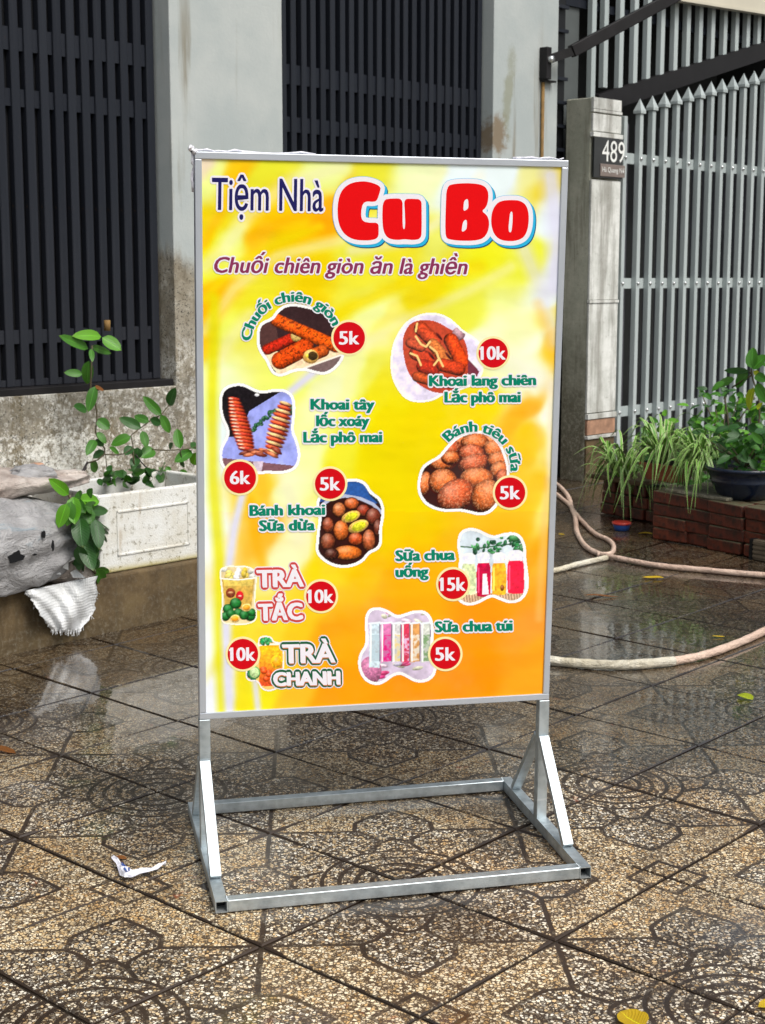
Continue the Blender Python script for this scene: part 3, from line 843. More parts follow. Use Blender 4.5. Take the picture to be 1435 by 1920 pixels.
# posts, leaning with the board; rolled by the same small angle
LEAN, ROLL = 0.0198, -0.0102
Y0 = 0.012
for sx in (-1, 1):
    x = sx * (W2 - T / 2 - 0.001)
    MB().bar((x, Y0 + 0.004, zc + T / 2 - 0.001), (x + 0.002, Y0 + 0.004, 0.311 - sx * 0.004), 0.024, 0.024, (0, 1, 0)).obj('post', MAT['galv'], sign, 0.0012, 1)
    for sy in (-1, 1):
        ys = Y0 + 0.004 + sy * 0.014
        MB().bar((x, ys, 0.222), (x, Y0 + sy * 0.186, zc + T / 2 + 0.004), 0.0235, 0.012 if sy > 0 else 0.014, (0, sy, 0)).obj('brace', MAT['galv'], sign, 0.0010, 1)

wb = random.Random(9)
for sx in (-1, 1):
    for sy in (-1, 1):
        for k in range(5):
            x = sx * (W2 - T + 0.0); y = sy * (D2 - T + .001) if False else sy * (D2 - T / 2 + (k - 2) * .0045)
            MB().lathe([(.0001, -.0016), (.0024, -.0008), (.0028, .0004), (.0001, .0018)], 7).obj('weld_bead', MAT['galv'], sign).location = (x + wb.uniform(-.001, .001), y, zc + T / 2)
# board frame of reference (u right, v up, n toward viewer) from the survey
BW, BH = 0.7888, 1.1889
bX = np.array([math.cos(TH), math.sin(TH), 0.0])
bU = np.array([0, 0, 1.0]) * math.cos(LEAN) + SN * math.sin(LEAN)
bX2 = bX * math.cos(ROLL) + bU * math.sin(ROLL); bU2 = bU * math.cos(ROLL) - bX * math.sin(ROLL)
bN = np.cross(bX2, bU2)
bO = np.array([0.2462, 1.06, 0.312]) - bX2 * BW / 2             # lower left outer corner, front face
BM = Matrix.Identity(4)
for i in range(3):
    BM[i][0], BM[i][1], BM[i][2], BM[i][3] = bX2[i], bU2[i], bN[i], bO[i]
BL = SMI @ BM                                                   # board frame relative to the sign root

def bp(px, py):
    X = hit(px, py, bO, bN) - bO
    return np.stack([X @ bX2, X @ bU2], -1)

FRW = 0.0145
fr = link('frame', MB().box((0.0, BH - FRW, -0.026), (BW, BH, 0.0)).mesh('frame', MAT['alu'], 0.0015, 2), sign, BL)
link('frame', MB().box((0.0, 0, -0.026), (BW, FRW, 0.0)).mesh('frame', MAT['alu'], 0.0015, 2), sign, BL)
link('frame', MB().box((0.0, FRW + .0002, -0.026), (FRW, BH - FRW - .0002, -0.0002)).mesh('frame', MAT['alu'], 0.0015, 2), sign, BL)
link('frame', MB().box((BW - FRW, FRW + .0002, -0.026), (BW, BH - FRW - .0002, -0.0002)).mesh('frame', MAT['alu'], 0.0015, 2), sign, BL)
link('back_panel', MB().box((0.006, 0.006, -0.022), (BW - 0.006, BH - 0.006, -0.010)).mesh('back_panel', MAT['back']), sign, BL)

PRINT = NT('printed_vinyl')
_a = PRINT.n.new('ShaderNodeAttribute'); _a.attribute_name = 'ink'
_w = PRINT.noise(PRINT.co(), 7, 3, 0.5)
PRINT.set(_a.outputs['Color'], 0.42, spec=0.12)
_w2 = PRINT.noise(PRINT.mapping(PRINT.co(), (2.2, 5.5, 1)), 1.0, 3, 0.5)
_b = PRINT.bump(PRINT.math('ADD', PRINT.math('MULTIPLY', _w, 0.4), _w2), 0.5, 0.02)
_sp = PRINT.step(PRINT.noise(PRINT.co(), 210, 2, 0.6), 0.70, 0.76)
_col = PRINT.mix(PRINT.math('MULTIPLY', _sp, 0.10), _a.outputs['Color'], (0.35, 0.30, 0.22, 1))
_hz = PRINT.step(PRINT.noise(PRINT.co(), 3.0, 5, 0.65), 0.45, 0.75)
PRINT.set(PRINT.mix(PRINT.math('MULTIPLY', _hz, 0.05), _col, (0.5, 0.5, 0.5, 1)), PRINT.math('ADD', 0.30, PRINT.math('MULTIPLY', _hz, 0.2)), spec=0.10)
MAT['print'] = PRINT.m

def ink_grid(name, u0, u1, v0, v1, step, fn, z, parent, mat=None):
    """flat printed sheet: a regular grid whose vertices carry the ink colour; cells with alpha 0 are left out"""
    nu, nv = int((u1 - u0) / step) + 2, int((v1 - v0) / step) + 2
    us, vs = np.linspace(u0, u1, nu), np.linspace(v0, v1, nv)
    Ug, Vg = np.meshgrid(us, vs)
    # photo-survey coordinates of every vertex
    X = bO + Ug[..., None] * bX2 + Vg[..., None] * bU2 - CP
    zf = X @ _f
    PX = IW / 2 + FPX * (X @ _r) / zf; PY = IH / 2 - FPX * (X @ _u) / zf
    c, a = fn(PX, PY)
    co = np.stack([Ug, Vg, np.full_like(Ug, z)], -1).reshape(-1, 3)
    idx = np.arange(nu * nv).reshape(nv, nu)
    q = np.stack([idx[:-1, :-1], idx[:-1, 1:], idx[1:, 1:], idx[1:, :-1]], -1)
    keep = (a[:-1, :-1] + a[1:, 1:] + a[:-1, 1:] + a[1:, :-1]) / 4 > 0.5
    q = q[keep]
    used = np.unique(q); remap = np.zeros(nu * nv, int); remap[used] = np.arange(len(used))
    q = remap[q]; co = co[used]; cc = c.reshape(-1, 3)[used]
    me = bpy.data.meshes.new(name)
    me.vertices.add(len(co)); me.vertices.foreach_set('co', co.ravel())
    me.loops.add(q.size); me.loops.foreach_set('vertex_index', q.ravel().astype(np.int32))
    me.polygons.add(len(q)); me.polygons.foreach_set('loop_start', np.arange(0, q.size, 4, dtype=np.int32))
    me.update()
    at = me.color_attributes.new('ink', 'FLOAT_COLOR', 'POINT')
    cc = cc.mean(1, keepdims=True) + (cc - cc.mean(1, keepdims=True)) * (1.08 if name == 'printed_sheet' else 1.05) * 1.0
    if name != 'printed_sheet': cc = cc * 1.10
    L = np.concatenate([lin(np.clip(cc, 0, 255)) * (0.92 if name == 'printed_sheet' else 0.95), np.ones((len(cc), 1))], 1)
    at.data.foreach_set('color', L.ravel().astype(np.float32))
    me.materials.append(mat or MAT['print'])
    return link(name, me, parent)

def fbm(x, y, sc, oct_=4, seed=0):
    r = np.random.default_rng(seed); out = 0; amp = 1; tot = 0
    for o in range(oct_):
        T_ = r.random((64, 64))
        xs, ys = x / sc * 2 ** o, y / sc * 2 ** o
        xi, yi = np.floor(xs).astype(int), np.floor(ys).astype(int)
        fx, fy = xs - xi, ys - yi; fx = fx * fx * (3 - 2 * fx); fy = fy * fy * (3 - 2 * fy)
        g = lambda i, j: T_[(yi + j) % 64, (xi + i) % 64]
        out = out + amp * ((g(0, 0) * (1 - fx) + g(1, 0) * fx) * (1 - fy) + (g(0, 1) * (1 - fx) + g(1, 1) * fx) * fy)
        tot += amp; amp *= 0.55
    return out / tot

def dseg(x, y, pts):
    d = None
    for (x0, y0), (x1, y1) in zip(pts[:-1], pts[1:]):
        dx, dy = x1 - x0, y1 - y0
        h = np.clip(((x - x0) * dx + (y - y0) * dy) / (dx * dx + dy * dy), 0, 1)
        e = np.hypot(x - x0 - dx * h, y - y0 - dy * h)
        d = e if d is None else np.minimum(d, e)
    return d

CTRL = [(380,300,235,205,190),(400,330,238,236,150),(440,312,248,190,20),(500,300,236,222,60),(600,310,236,234,150),(700,310,232,216,60),(800,312,236,236,190),(850,322,226,226,246),(950,330,226,226,250),(1015,310,236,222,160),(1052,330,242,200,30),
(380,420,242,200,0),(385,490,236,226,60),(420,465,240,236,130),(480,435,250,190,10),(560,425,246,196,10),(612,400,252,160,10),(500,475,240,190,0),(650,475,240,226,80),(750,485,240,216,40),(820,445,236,226,110),(900,490,240,226,40),(1030,420,226,226,246),(1035,545,232,232,236),(1000,470,240,230,60),
(392,560,244,172,0),(385,640,252,190,30),(420,620,240,236,110),(480,545,236,216,40),(600,530,242,200,10),(700,530,240,220,60),(800,545,236,204,0),(860,600,236,224,80),(700,600,240,236,160),(890,640,240,240,200),(1000,640,238,236,220),(1044,640,252,190,40),(1030,600,246,214,90),(940,700,240,236,190),(1000,700,242,238,220),
(388,730,234,236,200),(560,700,240,236,120),(700,680,240,226,90),(620,720,240,240,190),(730,620,246,226,120),(660,700,244,240,170),(700,770,240,216,30),(720,830,238,208,0),(800,800,238,204,0),(780,900,238,204,0),(900,775,244,206,10),(990,770,252,172,40),(1036,780,246,240,236),(1040,860,250,230,150),(1005,820,248,190,30),
(388,860,228,228,250),(470,935,250,200,60),(540,905,240,236,190),(580,860,240,236,170),(570,1000,242,236,180),(650,860,240,222,60),(740,980,240,204,0),(760,880,238,206,0),(1010,900,252,190,20),(1036,950,250,226,120),(1030,1050,252,180,60),(960,1000,250,184,30),
(388,1000,236,240,240),(500,990,250,184,50),(540,1050,246,240,190),(600,1075,250,212,40),(700,1080,250,190,0),(660,1000,246,200,10),(760,1100,252,176,20),(900,1180,255,150,24),(1010,1150,255,160,60),(1010,1250,255,166,40),(900,1290,255,148,10),(760,1300,255,150,14),(640,1300,255,158,20),(690,1180,255,170,20),(620,1200,255,172,30),(560,1180,252,200,40),(500,1190,250,216,60),(440,1190,240,220,60),(540,1320,250,190,50),(395,1200,236,240,240),(395,1320,230,230,250),(480,1320,240,226,40),(1000,1050,252,170,30)]
_C = np.array(CTRL, float)
def poster(px, py):
    shp = px.shape; x = px.ravel(); y = py.ravel()
    wx = x + (fbm(x, y, 90, 3, 1) - .5) * 50; wy = y + (fbm(x, y, 90, 3, 2) - .5) * 70
    # rotate so that the blends run along a diagonal sweep
    num = np.zeros((x.size, 3)); den = np.zeros(x.size)
    for cx, cy, r_, g_, b_ in _C:
        dx, dy = wx - cx, wy - cy
        a = dx * 0.83 + dy * 0.56; b = -dx * 0.56 + dy * 0.83
        w = 1.0 / ((a / 22) ** 2 + (b / 40) ** 2 + 0.5) ** 2.4
        num += w[:, None] * np.array([r_, g_, b_]); den += w
    c = num / den[:, None]
    c[:, 1] = np.where(y < 960, c[:, 1] * 1.045 + 3, c[:, 1] * 1.02)
    lum = c[:, 2:3] / 255.0
    c = c + np.clip(lum - 0.35, 0, 1) * 22
    def streak(pts, w, col, k=0.9):
        nonlocal c
        d = dseg(x, y, pts)
        a = k * np.clip(1.25 - d / w, 0, 1) ** 1.2
        a = np.clip(a, 0, 1)[:, None]
        c = c * (1 - a) + np.array(col, float) * a
    PALE, YEL, ORA = (248, 246, 200), (240, 218, 0), (250, 178, 10)
    for pts, w_, col_, k_ in (
        ([(384, 500), (420, 468), (470, 400), (540, 345), (640, 312)], 20, PALE, .55), ([(382, 455), (420, 390), (455, 330), (480, 298)], 13, ORA, .35),
        ([(470, 445), (530, 415), (620, 385)], 17, ORA, .55), ([(384, 620), (440, 540), (520, 480), (640, 450), (740, 400), (830, 320)], 16, PALE, .55),
        ([(384, 560), (440, 500), (520, 455), (600, 425)], 12, YEL, .6), ([(660, 470), (760, 455), (850, 400), (900, 330)], 14, (248, 246, 232), .5),
        ([(560, 640), (660, 575), (780, 520), (900, 500)], 18, YEL, .7), ([(690, 640), (780, 590), (880, 545), (960, 500)], 14, PALE, .45),
        ([(388, 720), (430, 640), (470, 590)], 18, PALE, .5), ([(560, 700), (640, 660), (720, 640)], 22, (248, 246, 190), .6),
        ([(900, 650), (960, 680), (1030, 720)], 32, (250, 248, 232), .6), ([(990, 740), (1015, 820), (1030, 900)], 12, (250, 190, 70), .25),
        ([(520, 860), (545, 930), (560, 1010)], 22, (248, 244, 206), .6), ([(620, 880), (600, 990), (590, 1080)], 14, YEL, .5),
        ([(610, 1180), (760, 1140), (900, 1150), (1015, 1120)], 26, (255, 158, 20), .4), ([(800, 1320), (900, 1270), (1015, 1230)], 20, (255, 148, 30), .4),
        ([(470, 940), (480, 1010), (500, 1090)], 13, ORA, .5), ([(1028, 900), (1018, 1050), (1012, 1160)], 10, (254, 200, 120), .5)):
        streak(pts, w_, col_, k_)
    streak([(402, 560), (398, 760), (400, 900), (412, 1050), (412, 1180), (418, 1345)], 15, (228, 224, 10), 0.75)
    streak([(470, 800), (492, 900), (500, 980)], 16, (250, 190, 50), 0.5)
    streak([(600, 690), (545, 735), (500, 820), (462, 900), (440, 990), (430, 1060)], 11, (228, 228, 248), 0.95)
    streak([(424, 1170), (427, 1260), (432, 1345)], 13, (228, 228, 250), 0.95)
    streak([(478, 1270), (486, 1345)], 9, (226, 228, 248), 0.85)
    streak([(452, 1185), (458, 1345)], 13, (240, 224, 40), 0.7)
    streak([(1034, 330), (1048, 450), (1040, 540)], 26, (226, 226, 248), 0.85)
    streak([(985, 470), (1015, 540), (1042, 640)], 22, (228, 228, 244), 0.6)
    streak([(1010, 570), (1030, 620), (1042, 690)], 13, (250, 190, 60), 0.3)
    streak([(1035, 720), (1032, 860), (1040, 960)], 9, (250, 240, 210), 0.7)
    return c.reshape(*shp, 3), np.ones(shp)
sheet = ink_grid('printed_sheet', FRW - 0.001, BW - FRW + 0.001, FRW - 0.001, BH - FRW + 0.001, 0.0028, poster, -0.0040, sign)
sheet.matrix_local = BL

# ---- pictures
def inpoly(x, y, P):
    P = np.asarray(P, float); c = np.zeros(x.shape, bool); n = len(P)
    for i in range(n):
        x0, y0 = P[i]; x1, y1 = P[(i + 1) % n]
        if y0 == y1: continue
        m = ((y0 > y) != (y1 > y)) & (x < (x1 - x0) * (y - y0) / (y1 - y0) + x0)
        c ^= m
    return c

def smooth_loop(P, it=3):
    P = np.asarray(P, float)
    for _ in range(it):
        Q = np.roll(P, -1, 0)
        P = np.stack([0.75 * P + 0.25 * Q, 0.25 * P + 0.75 * Q], 1).reshape(-1, 2)
    return P

def Z(sc, ox, oy):
    return lambda P: [(x * sc + ox, y * sc + oy) for x, y in P]
Z3, Z4, Z5, Z6, Z2 = Z(.24390, 380, 520), Z(.24390, 710, 570), Z(.26042, 380, 860), Z(.29268, 640, 980), Z(.33449, 600, 280)

class Paint:
    """paints one menu picture in the units of its own enlargement"""
    def __init__(s, zf, base, seed):
        s.sc = zf([(1, 0)])[0][0] - zf([(0, 0)])[0][0]
        s.ox, s.oy = zf([(0, 0)])[0]; s.base = base; s.ops = []; s.seed = seed
    def begin(s, px, py):
        s.x = (px - s.ox) / s.sc; s.y = (py - s.oy) / s.sc
        s.c = np.empty(px.shape + (3,)); s.c[:] = s.base
        n = fbm(s.x, s.y, 60, 4, s.seed)
        s.c *= (0.8 + 0.4 * n)[..., None]
        s.n = n; s.n2 = fbm(s.x, s.y, 16, 3, s.seed + 5); s.n3 = fbm(s.x, s.y, 11, 2, s.seed + 8)
    def put(s, m, col):
        m = np.clip(m, 0, 1)[..., None]; s.c = s.c * (1 - m) + np.asarray(col, float) * m
    def poly(s, P, col, var=0.15):
        m = inpoly(s.x, s.y, P).astype(float)
        s.put(m, np.asarray(col, float) * (1 - var + 2 * var * s.n2[..., None]))
    def ell(s, cx, cy, rx, ry, col, ang=0, dark=0.45, speck=0.0, hl=0.35, seedcol=(250, 225, 160)):
        a = math.radians(ang); dx, dy = s.x - cx, s.y - cy
        u = (dx * math.cos(a) + dy * math.sin(a)) / rx; v = (-dx * math.sin(a) + dy * math.cos(a)) / ry
        r = np.hypot(u, v)
        m = np.clip((1 - r) * min(rx, ry) / 3 + .5, 0, 1)
        sh = 1 - dark * np.clip(r, 0, 1) ** 3 - 0.25 * np.clip(dy / ry, -1, 1) + (s.n3 - .5) * (0.45 if min(rx, ry) > 25 else 0.2)
        L = np.exp(-((u + .2) ** 2 + (v + .45) ** 2) * 4) * hl
        c = np.asarray(col, float) * (sh * (0.82 + 0.36 * s.n2))[..., None]
        c = c + (255 - c) * L[..., None] * 0.7
        if speck:
            k = (fbm(s.x, s.y, 9, 2, s.seed + 9) > 0.62)[..., None] * speck
            c = c * (1 - k) + np.asarray(seedcol, float) * k
        s.put(m, c)
    def cap(s, p, q, r, col, dark=0.5, speck=0, sc=(60, 25, 10)):
        d = dseg(s.x, s.y, [p, q])
        nx, ny = -(q[1] - p[1]), q[0] - p[0]; L = math.hypot(nx, ny); nx /= L; ny /= L
        if ny > 0: nx, ny = -nx, -ny
        w = ((s.x - p[0]) * nx + (s.y - p[1]) * ny) / r
        sh = 1 - dark * np.clip(d / r, 0, 1) ** 2.5 + 0.25 * np.clip(w, -1, 1) + (s.n3 - .5) * 0.5
        c = np.asarray(col, float) * (sh * (0.8 + 0.4 * s.n2))[..., None]
        if speck:
            k = (fbm(s.x, s.y, 13, 2, s.seed + 4) > 0.66)[..., None] * speck
            c = c * (1 - k) + np.asarray(sc, float) * k
        s.put(np.clip((r - d) / 3 + .5, 0, 1), c)
    def line(s, pts, w, col):
        d = dseg(s.x, s.y, pts); s.put(np.clip((w - d) / 2.5 + .5, 0, 1), col)

ZP = -0.0034      # pictures lie just above the sheet
def picture(zf, outline, base, seed, draw, border=3.0, bordercol=(246, 240, 236)):
    O = smooth_loop(zf(outline)) if outline else None
    P = Paint(zf, base, seed)
    x0, y0 = O.min(0) - 5; x1, y1 = O.max(0) + 5
    Q = bp(np.array([x0, x1, x0, x1]), np.array([y0, y0, y1, y1]))
    def fn(px, py):
        P.begin(px, py); draw(P)
        ins = inpoly(px, py, O)
        d = dseg(px, py, [tuple(p) for p in np.vstack([O, O[:1]])])
        ring = d < border
        c = P.c.copy(); c[ring] = bordercol
        return c, (ins | ring).astype(float)
    o = ink_grid('food_picture', Q[:, 0].min(), Q[:, 0].max(), Q[:, 1].min(), Q[:, 1].max(), 0.00135, fn, -0.0040 + 0.00025, sheet)
    return o

def d1(p):
    p.poly([(420, 560), (1100, 560), (1100, 760), (420, 760)], (236, 208, 172))
    p.poly([(400, 180), (1100, 180), (1100, 560), (400, 575)], (52, 34, 36))
    p.poly([(420, 330), (560, 330), (600, 560), (420, 560)], (78, 52, 50))
    p.poly([(790, 700), (1100, 590), (1100, 760), (700, 760)], (112, 92, 92)); p.line([(780, 700), (1090, 590)], 7, (240, 226, 214))
    p.poly([(500, 640), (590, 760), (500, 760)], (28, 30, 34))
    p.cap((500, 555), (700, 465), 42, (190, 44, 26), speck=.5)
    p.ell(722, 450, 42, 46, (226, 190, 110), 0, .3)
    p.cap((570, 330), (1030, 530), 50, (232, 92, 22), speck=.6)
    p.cap((600, 640), (790, 540), 68, (220, 78, 22), speck=.6)
    p.cap((820, 610), (930, 565), 48, (208, 92, 34), speck=.5)
    p.ell(835, 610, 58, 54, (232, 180, 96), 0, .2); p.ell(850, 605, 38, 34, (60, 44, 22), 0, 0, hl=0); p.ell(805, 605, 12, 16, (212, 190, 60), 0, 0)
picture(Z3, [(430,470),(430,400),(460,350),(540,320),(580,260),(640,215),(720,210),(800,225),(900,250),(960,290),(1010,350),(1050,400),(1080,500),(1090,580),(1070,640),(1010,710),(940,745),(860,730),(780,705),(690,720),(620,755),(560,750),(520,700),(500,640),(460,590),(430,530)], (60, 40, 40), 11, d1)

def d2(p):
    p.poly([(100, 790), (800, 790), (800, 840), (620, 870), (360, 1030), (290, 1230), (100, 1230)], (26, 22, 26), .4)
    p.poly([(110, 1385), (420, 1420), (800, 1460), (800, 1540), (110, 1540)], (120, 84, 92))
    p.ell(420, 905, 18, 12, (240, 240, 250), 0, 0)
    for k in range(16): p.ell(390 + k * 11 + 8 * math.sin(k * 3), 1170 - k * 10 + 10 * math.cos(k * 5), 20, 13, (44, 96, 62), 40 * k)
    p.ell(690, 1020, 22, 40, (40, 84, 58))
    for k in range(15):
        t = k / 14; cx, cy = 243 + 95 * t, 935 + 380 * t; w = 46 + 34 * math.sin(t * 2.6)
        p.ell(cx + 2, cy + 11, w, 15, (96, 24, 22), 8, 0, hl=0); p.ell(cx, cy, w, 13, (222, 84, 42) if k % 2 else (206, 62, 40), 8, .3, hl=.2)
        p.ell(cx - w * .5, cy - 2, w * .35, 5, (240, 196, 170), 8, 0)
    for k in range(13):
        t = k / 12; cx, cy = 640 - 105 * t, 970 + 370 * t; w = 34 + 46 * math.sin(t * 2.4 + .3)
        p.ell(cx, cy + 11, w, 14, (110, 34, 34), 18, 0, hl=0); p.ell(cx, cy, w, 12, (226, 88, 50) if k % 2 else (238, 190, 130), 18, .3, hl=.2)
    for k in range(9): p.ell(330 + k * 30, 1350 + 18 * math.sin(k * 2.1), 50, 16, (206, 112, 72) if k % 2 else (130, 52, 36), -14 + 6 * k, .4)
    p.poly([(390, 1415), (470, 1415), (455, 1500), (405, 1500)], (196, 180, 196))
picture(Z3, [(135,960),(150,880),(200,835),(290,820),(350,840),(400,870),(470,885),(560,865),(640,870),(690,910),(710,980),(700,1100),(690,1180),(730,1270),(750,1370),(730,1450),(680,1490),(600,1505),(500,1500),(400,1510),(250,1500),(160,1470),(135,1380),(150,1300),(200,1220),(190,1150),(150,1080)], (150, 158, 226), 12, d2)

def d3(p):
    p.poly(smooth_loop([(185, 260), (240, 150), (330, 120), (450, 130), (560, 200), (640, 230), (690, 330), (700, 530), (640, 640), (480, 700), (330, 640), (230, 540), (195, 400)]).tolist(), (176, 66, 42))
    p.poly([(690, 420), (780, 520), (760, 560), (690, 540)], (110, 50, 66)); p.ell(620, 230, 50, 50, (170, 130, 140), 0, .3)
    for a, b, r, c in (((330, 190), (430, 290), 55, (198, 72, 40)), ((560, 280), (640, 440), 56, (226, 74, 24)), ((420, 310), (520, 420), 46, (214, 120, 60)), ((290, 380), (400, 430), 52, (196, 62, 30)), ((350, 480), (420, 500), 56, (186, 48, 26)), ((500, 470), (620, 500), 52, (206, 66, 30)), ((250, 300), (330, 330), 40, (190, 80, 50)), ((450, 600), (640, 610), 44, (150, 40, 36)), ((300, 560), (400, 590), 40, (190, 80, 40))):
        p.cap(a, b, r, c, .6)
    for pts in ([(290, 250), (330, 310), (370, 330), (400, 290)], [(250, 380), (300, 400), (330, 470)], [(430, 470), (470, 420), (500, 480)], [(400, 330), (450, 370), (470, 430)], [(300, 150), (290, 210)]):
        p.line(pts, 8, (240, 196, 126))
    for a in ((470, 250), (540, 400), (410, 400)): p.ell(a[0], a[1], 36, 10, (70, 18, 16), 50, 0, hl=0)
picture(Z4, [(100,470),(110,330),(160,220),(230,130),(330,80),(430,70),(520,95),(590,150),(650,210),(740,260),(790,320),(790,400),(812,500),(780,570),(700,640),(500,690),(420,740),(320,755),(220,735),(150,650),(110,560)], (224, 216, 240), 13, d3, 2.2, (236, 232, 226))

def d4(p):
    for cx, cy, rx, ry, an in ((640, 1050, 90, 60, -20), (555, 1110, 80, 55, -30), (760, 1010, 100, 40, 0), (860, 1060, 90, 60, 20), (745, 1060, 105, 60, 0), (500, 1215, 105, 58, -8), (560, 1180, 70, 50, 0), (720, 1145, 98, 66, 0), (895, 1115, 78, 66, 10), (738, 1222, 118, 66, -14), (925, 1195, 85, 58, -8), (355, 1380, 48, 92, 12), (940, 1275, 78, 66, -8), (500, 1365, 108, 98, 0), (760, 1335, 125, 78, 0), (600, 1468, 148, 116, -28), (835, 1475, 112, 128, 30), (960, 1330, 50, 60, 0)):
        p.ell(cx, cy + 8, rx + 6, ry + 6, (84, 26, 18), an, .1, hl=0); p.ell(cx, cy, rx, ry, (222, 112, 54) if (cx * 7) % 3 else (206, 92, 52), an, .62, .30, .35, (244, 206, 170))
picture(Z4, [(320,1330),(340,1260),(400,1215),(470,1180),(520,1120),(570,1060),(640,1010),(720,985),(810,985),(880,1020),(940,1080),(975,1160),(1000,1250),(1005,1330),(960,1420),(920,1540),(850,1610),(770,1620),(700,1600),(620,1585),(540,1595),(450,1580),(370,1540),(320,1470),(310,1400)], (52, 26, 24), 14, d4)

def d5(p):
    p.poly([(800, 140), (1320, 140), (1320, 300), (1240, 330), (1050, 270), (900, 300), (800, 330)], (44, 84, 150)); p.poly([(1180, 150), (1320, 260), (1320, 380), (1200, 260)], (36, 44, 56))
    p.line([(870, 330), (930, 290), (1030, 270), (1140, 290), (1230, 330), (1290, 390)], 12, (170, 176, 200))
    for cx, cy, rx, ry, c in ((905, 600, 52, 62, (140, 66, 40)), (905, 480, 40, 55, (150, 66, 40)), (985, 370, 46, 52, (196, 106, 56)), (1075, 325, 52, 40, (206, 96, 44)), (1160, 375, 48, 42, (150, 48, 28)), (1230, 420, 52, 60, (120, 50, 34)), (1000, 520, 54, 72, (220, 106, 40)), (1105, 580, 52, 46, (198, 74, 30)), (1200, 590, 46, 78, (188, 92, 50)), (1265, 500, 32, 60, (110, 46, 32)), (1045, 680, 104, 52, (226, 112, 36)), (930, 690, 50, 40, (70, 28, 20))):
        p.ell(cx, cy, rx + 5, ry + 5, (40, 14, 10), 0, 0, hl=0); p.ell(cx, cy, rx, ry, c, 0, .55, .1, .45)
    for cx, cy, rx, ry in ((1070, 420, 70, 38), (1125, 490, 76, 42)):
        p.ell(cx, cy, rx, ry, (236, 190, 96), -22, .2, hl=.1); p.ell(cx + 4, cy, rx * .7, ry * .7, (206, 206, 44), -22, .1, .5, .1, (150, 150, 30))
picture(Z5, [(830,600),(835,520),(850,440),(840,380),(828,320),(850,270),(930,240),(1000,175),(1060,152),(1140,158),(1190,200),(1210,245),(1280,290),(1305,360),(1300,430),(1282,520),(1290,600),(1265,652),(1195,680),(1160,735),(1090,772),(1000,784),(920,762),(850,712),(822,660)], (48, 20, 18), 15, d5)

def d6(p):
    p.poly([(740, 455), (1220, 455), (1220, 540), (740, 540)], (206, 176, 146))
    for k in range(26): p.line([(750 + k * 18, 460), (760 + k * 18, 530)], 3, (150, 110, 90))
    p.line([(760, 155), (900, 165), (1080, 140)], 4, (52, 92, 60))
    r = random.Random(3)
    for k in range(46): p.ell(r.uniform(850, 1150), r.uniform(95, 200), r.uniform(10, 24), r.uniform(7, 13), r.choice([(32, 96, 56), (44, 124, 66), (70, 150, 84), (26, 70, 46)]), r.uniform(0, 180), .3)
    p.ell(1115, 100, 40, 22, (64, 136, 78)); p.ell(1160, 170, 18, 34, (56, 120, 70))
    for x0, x1, y0, y1, c, cy in ((775, 868, 205, 465, (206, 218, 170), 238), (870, 962, 200, 478, (186, 20, 66), 232), (968, 1062, 200, 466, (240, 172, 46), 230), (1068, 1176, 185, 458, (232, 30, 66), 225)):
        p.poly(smooth_loop([(x0 + 12, y0 + 30), (x1 - 12, y0 + 30), (x1 - 12, y0 + 60), (x1, y0 + 90), (x1, y1 - 10), (x1 - 14, y1), (x0 + 14, y1), (x0, y1 - 10), (x0, y0 + 90), (x0 + 12, y0 + 60)], 1).tolist(), c, .25)
        p.line([(x0 + 14, y0 + 95), (x0 + 14, y1 - 30)], 5, tuple(min(255, v + 60) for v in c))
        p.poly([(x0 + 12, y0 + 40), (x1 - 12, y0 + 40), (x1 - 12, y0 + 62), (x0 + 12, y0 + 62)], (224, 226, 236), .05)
        p.poly(smooth_loop([(x0 + 8, y0 - 8), (x1 - 8, y0 - 8), (x1 - 4, y0 + 48), (x0 + 4, y0 + 48)], 1).tolist(), (226, 226, 250), .08)
    p.poly([(912, 330), (935, 330), (950, 462), (905, 462)], (232, 224, 236), .05); p.ell(1035, 420, 12, 20, (150, 80, 30))
picture(Z6, [(755,110),(775,60),(830,40),(890,55),(940,85),(990,95),(1050,75),(1110,70),(1150,90),(1180,150),(1180,230),(1190,300),(1200,380),(1190,450),(1150,500),(1090,515),(1030,495),(980,470),(940,480),(880,515),(820,530),(770,510),(740,470),(750,400),(760,300),(770,230),(755,170)], (204, 216, 226), 16, d6)

def d7(p):
    r = random.Random(5)
    for k in range(30):
        a, b = r.uniform(130, 600), r.choice([r.uniform(550, 660), r.uniform(900, 1030)])
        p.ell(a, b, r.uniform(14, 40), r.uniform(7, 15), r.choice([(214, 60, 130), (232, 206, 226), (206, 206, 180), (190, 60, 110), (176, 170, 190)]), r.uniform(-40, 40), .2)
    p.ell(190, 950, 70, 90, (196, 120, 160), 0, .3, hl=.2)
    for x0, x1, c1, c2 in ((182, 250, (190, 206, 216), (176, 196, 206)), (256, 326, (206, 120, 170), (206, 30, 120)), (330, 384, (206, 206, 206), (216, 196, 140)), (388, 442, (206, 60, 90), (214, 176, 206)), (446, 508, (206, 150, 90), (216, 206, 190)), (514, 574, (200, 204, 196), (120, 150, 110))):
        p.poly([(x0, 650), (x1, 640), (x1, 890 if x0 > 250 else 935), (x0, 900 if x0 > 250 else 930)], c1, .2)
        m = inpoly(p.x, p.y, [(x0 + 4, 720), (x1 - 4, 720), (x1 - 4, 890), (x0 + 4, 890)]) * np.clip((p.n2 - .35) * 4, 0, 1); p.put(m, c2)
        p.line([(x0 + 10, 660), (x0 + 10, 890)], 5, (236, 238, 248)); p.line([(x1, 655), (x1, 890)], 3, (110, 100, 120)); p.line([(x0, 650), (x1, 642)], 6, (220, 226, 236))
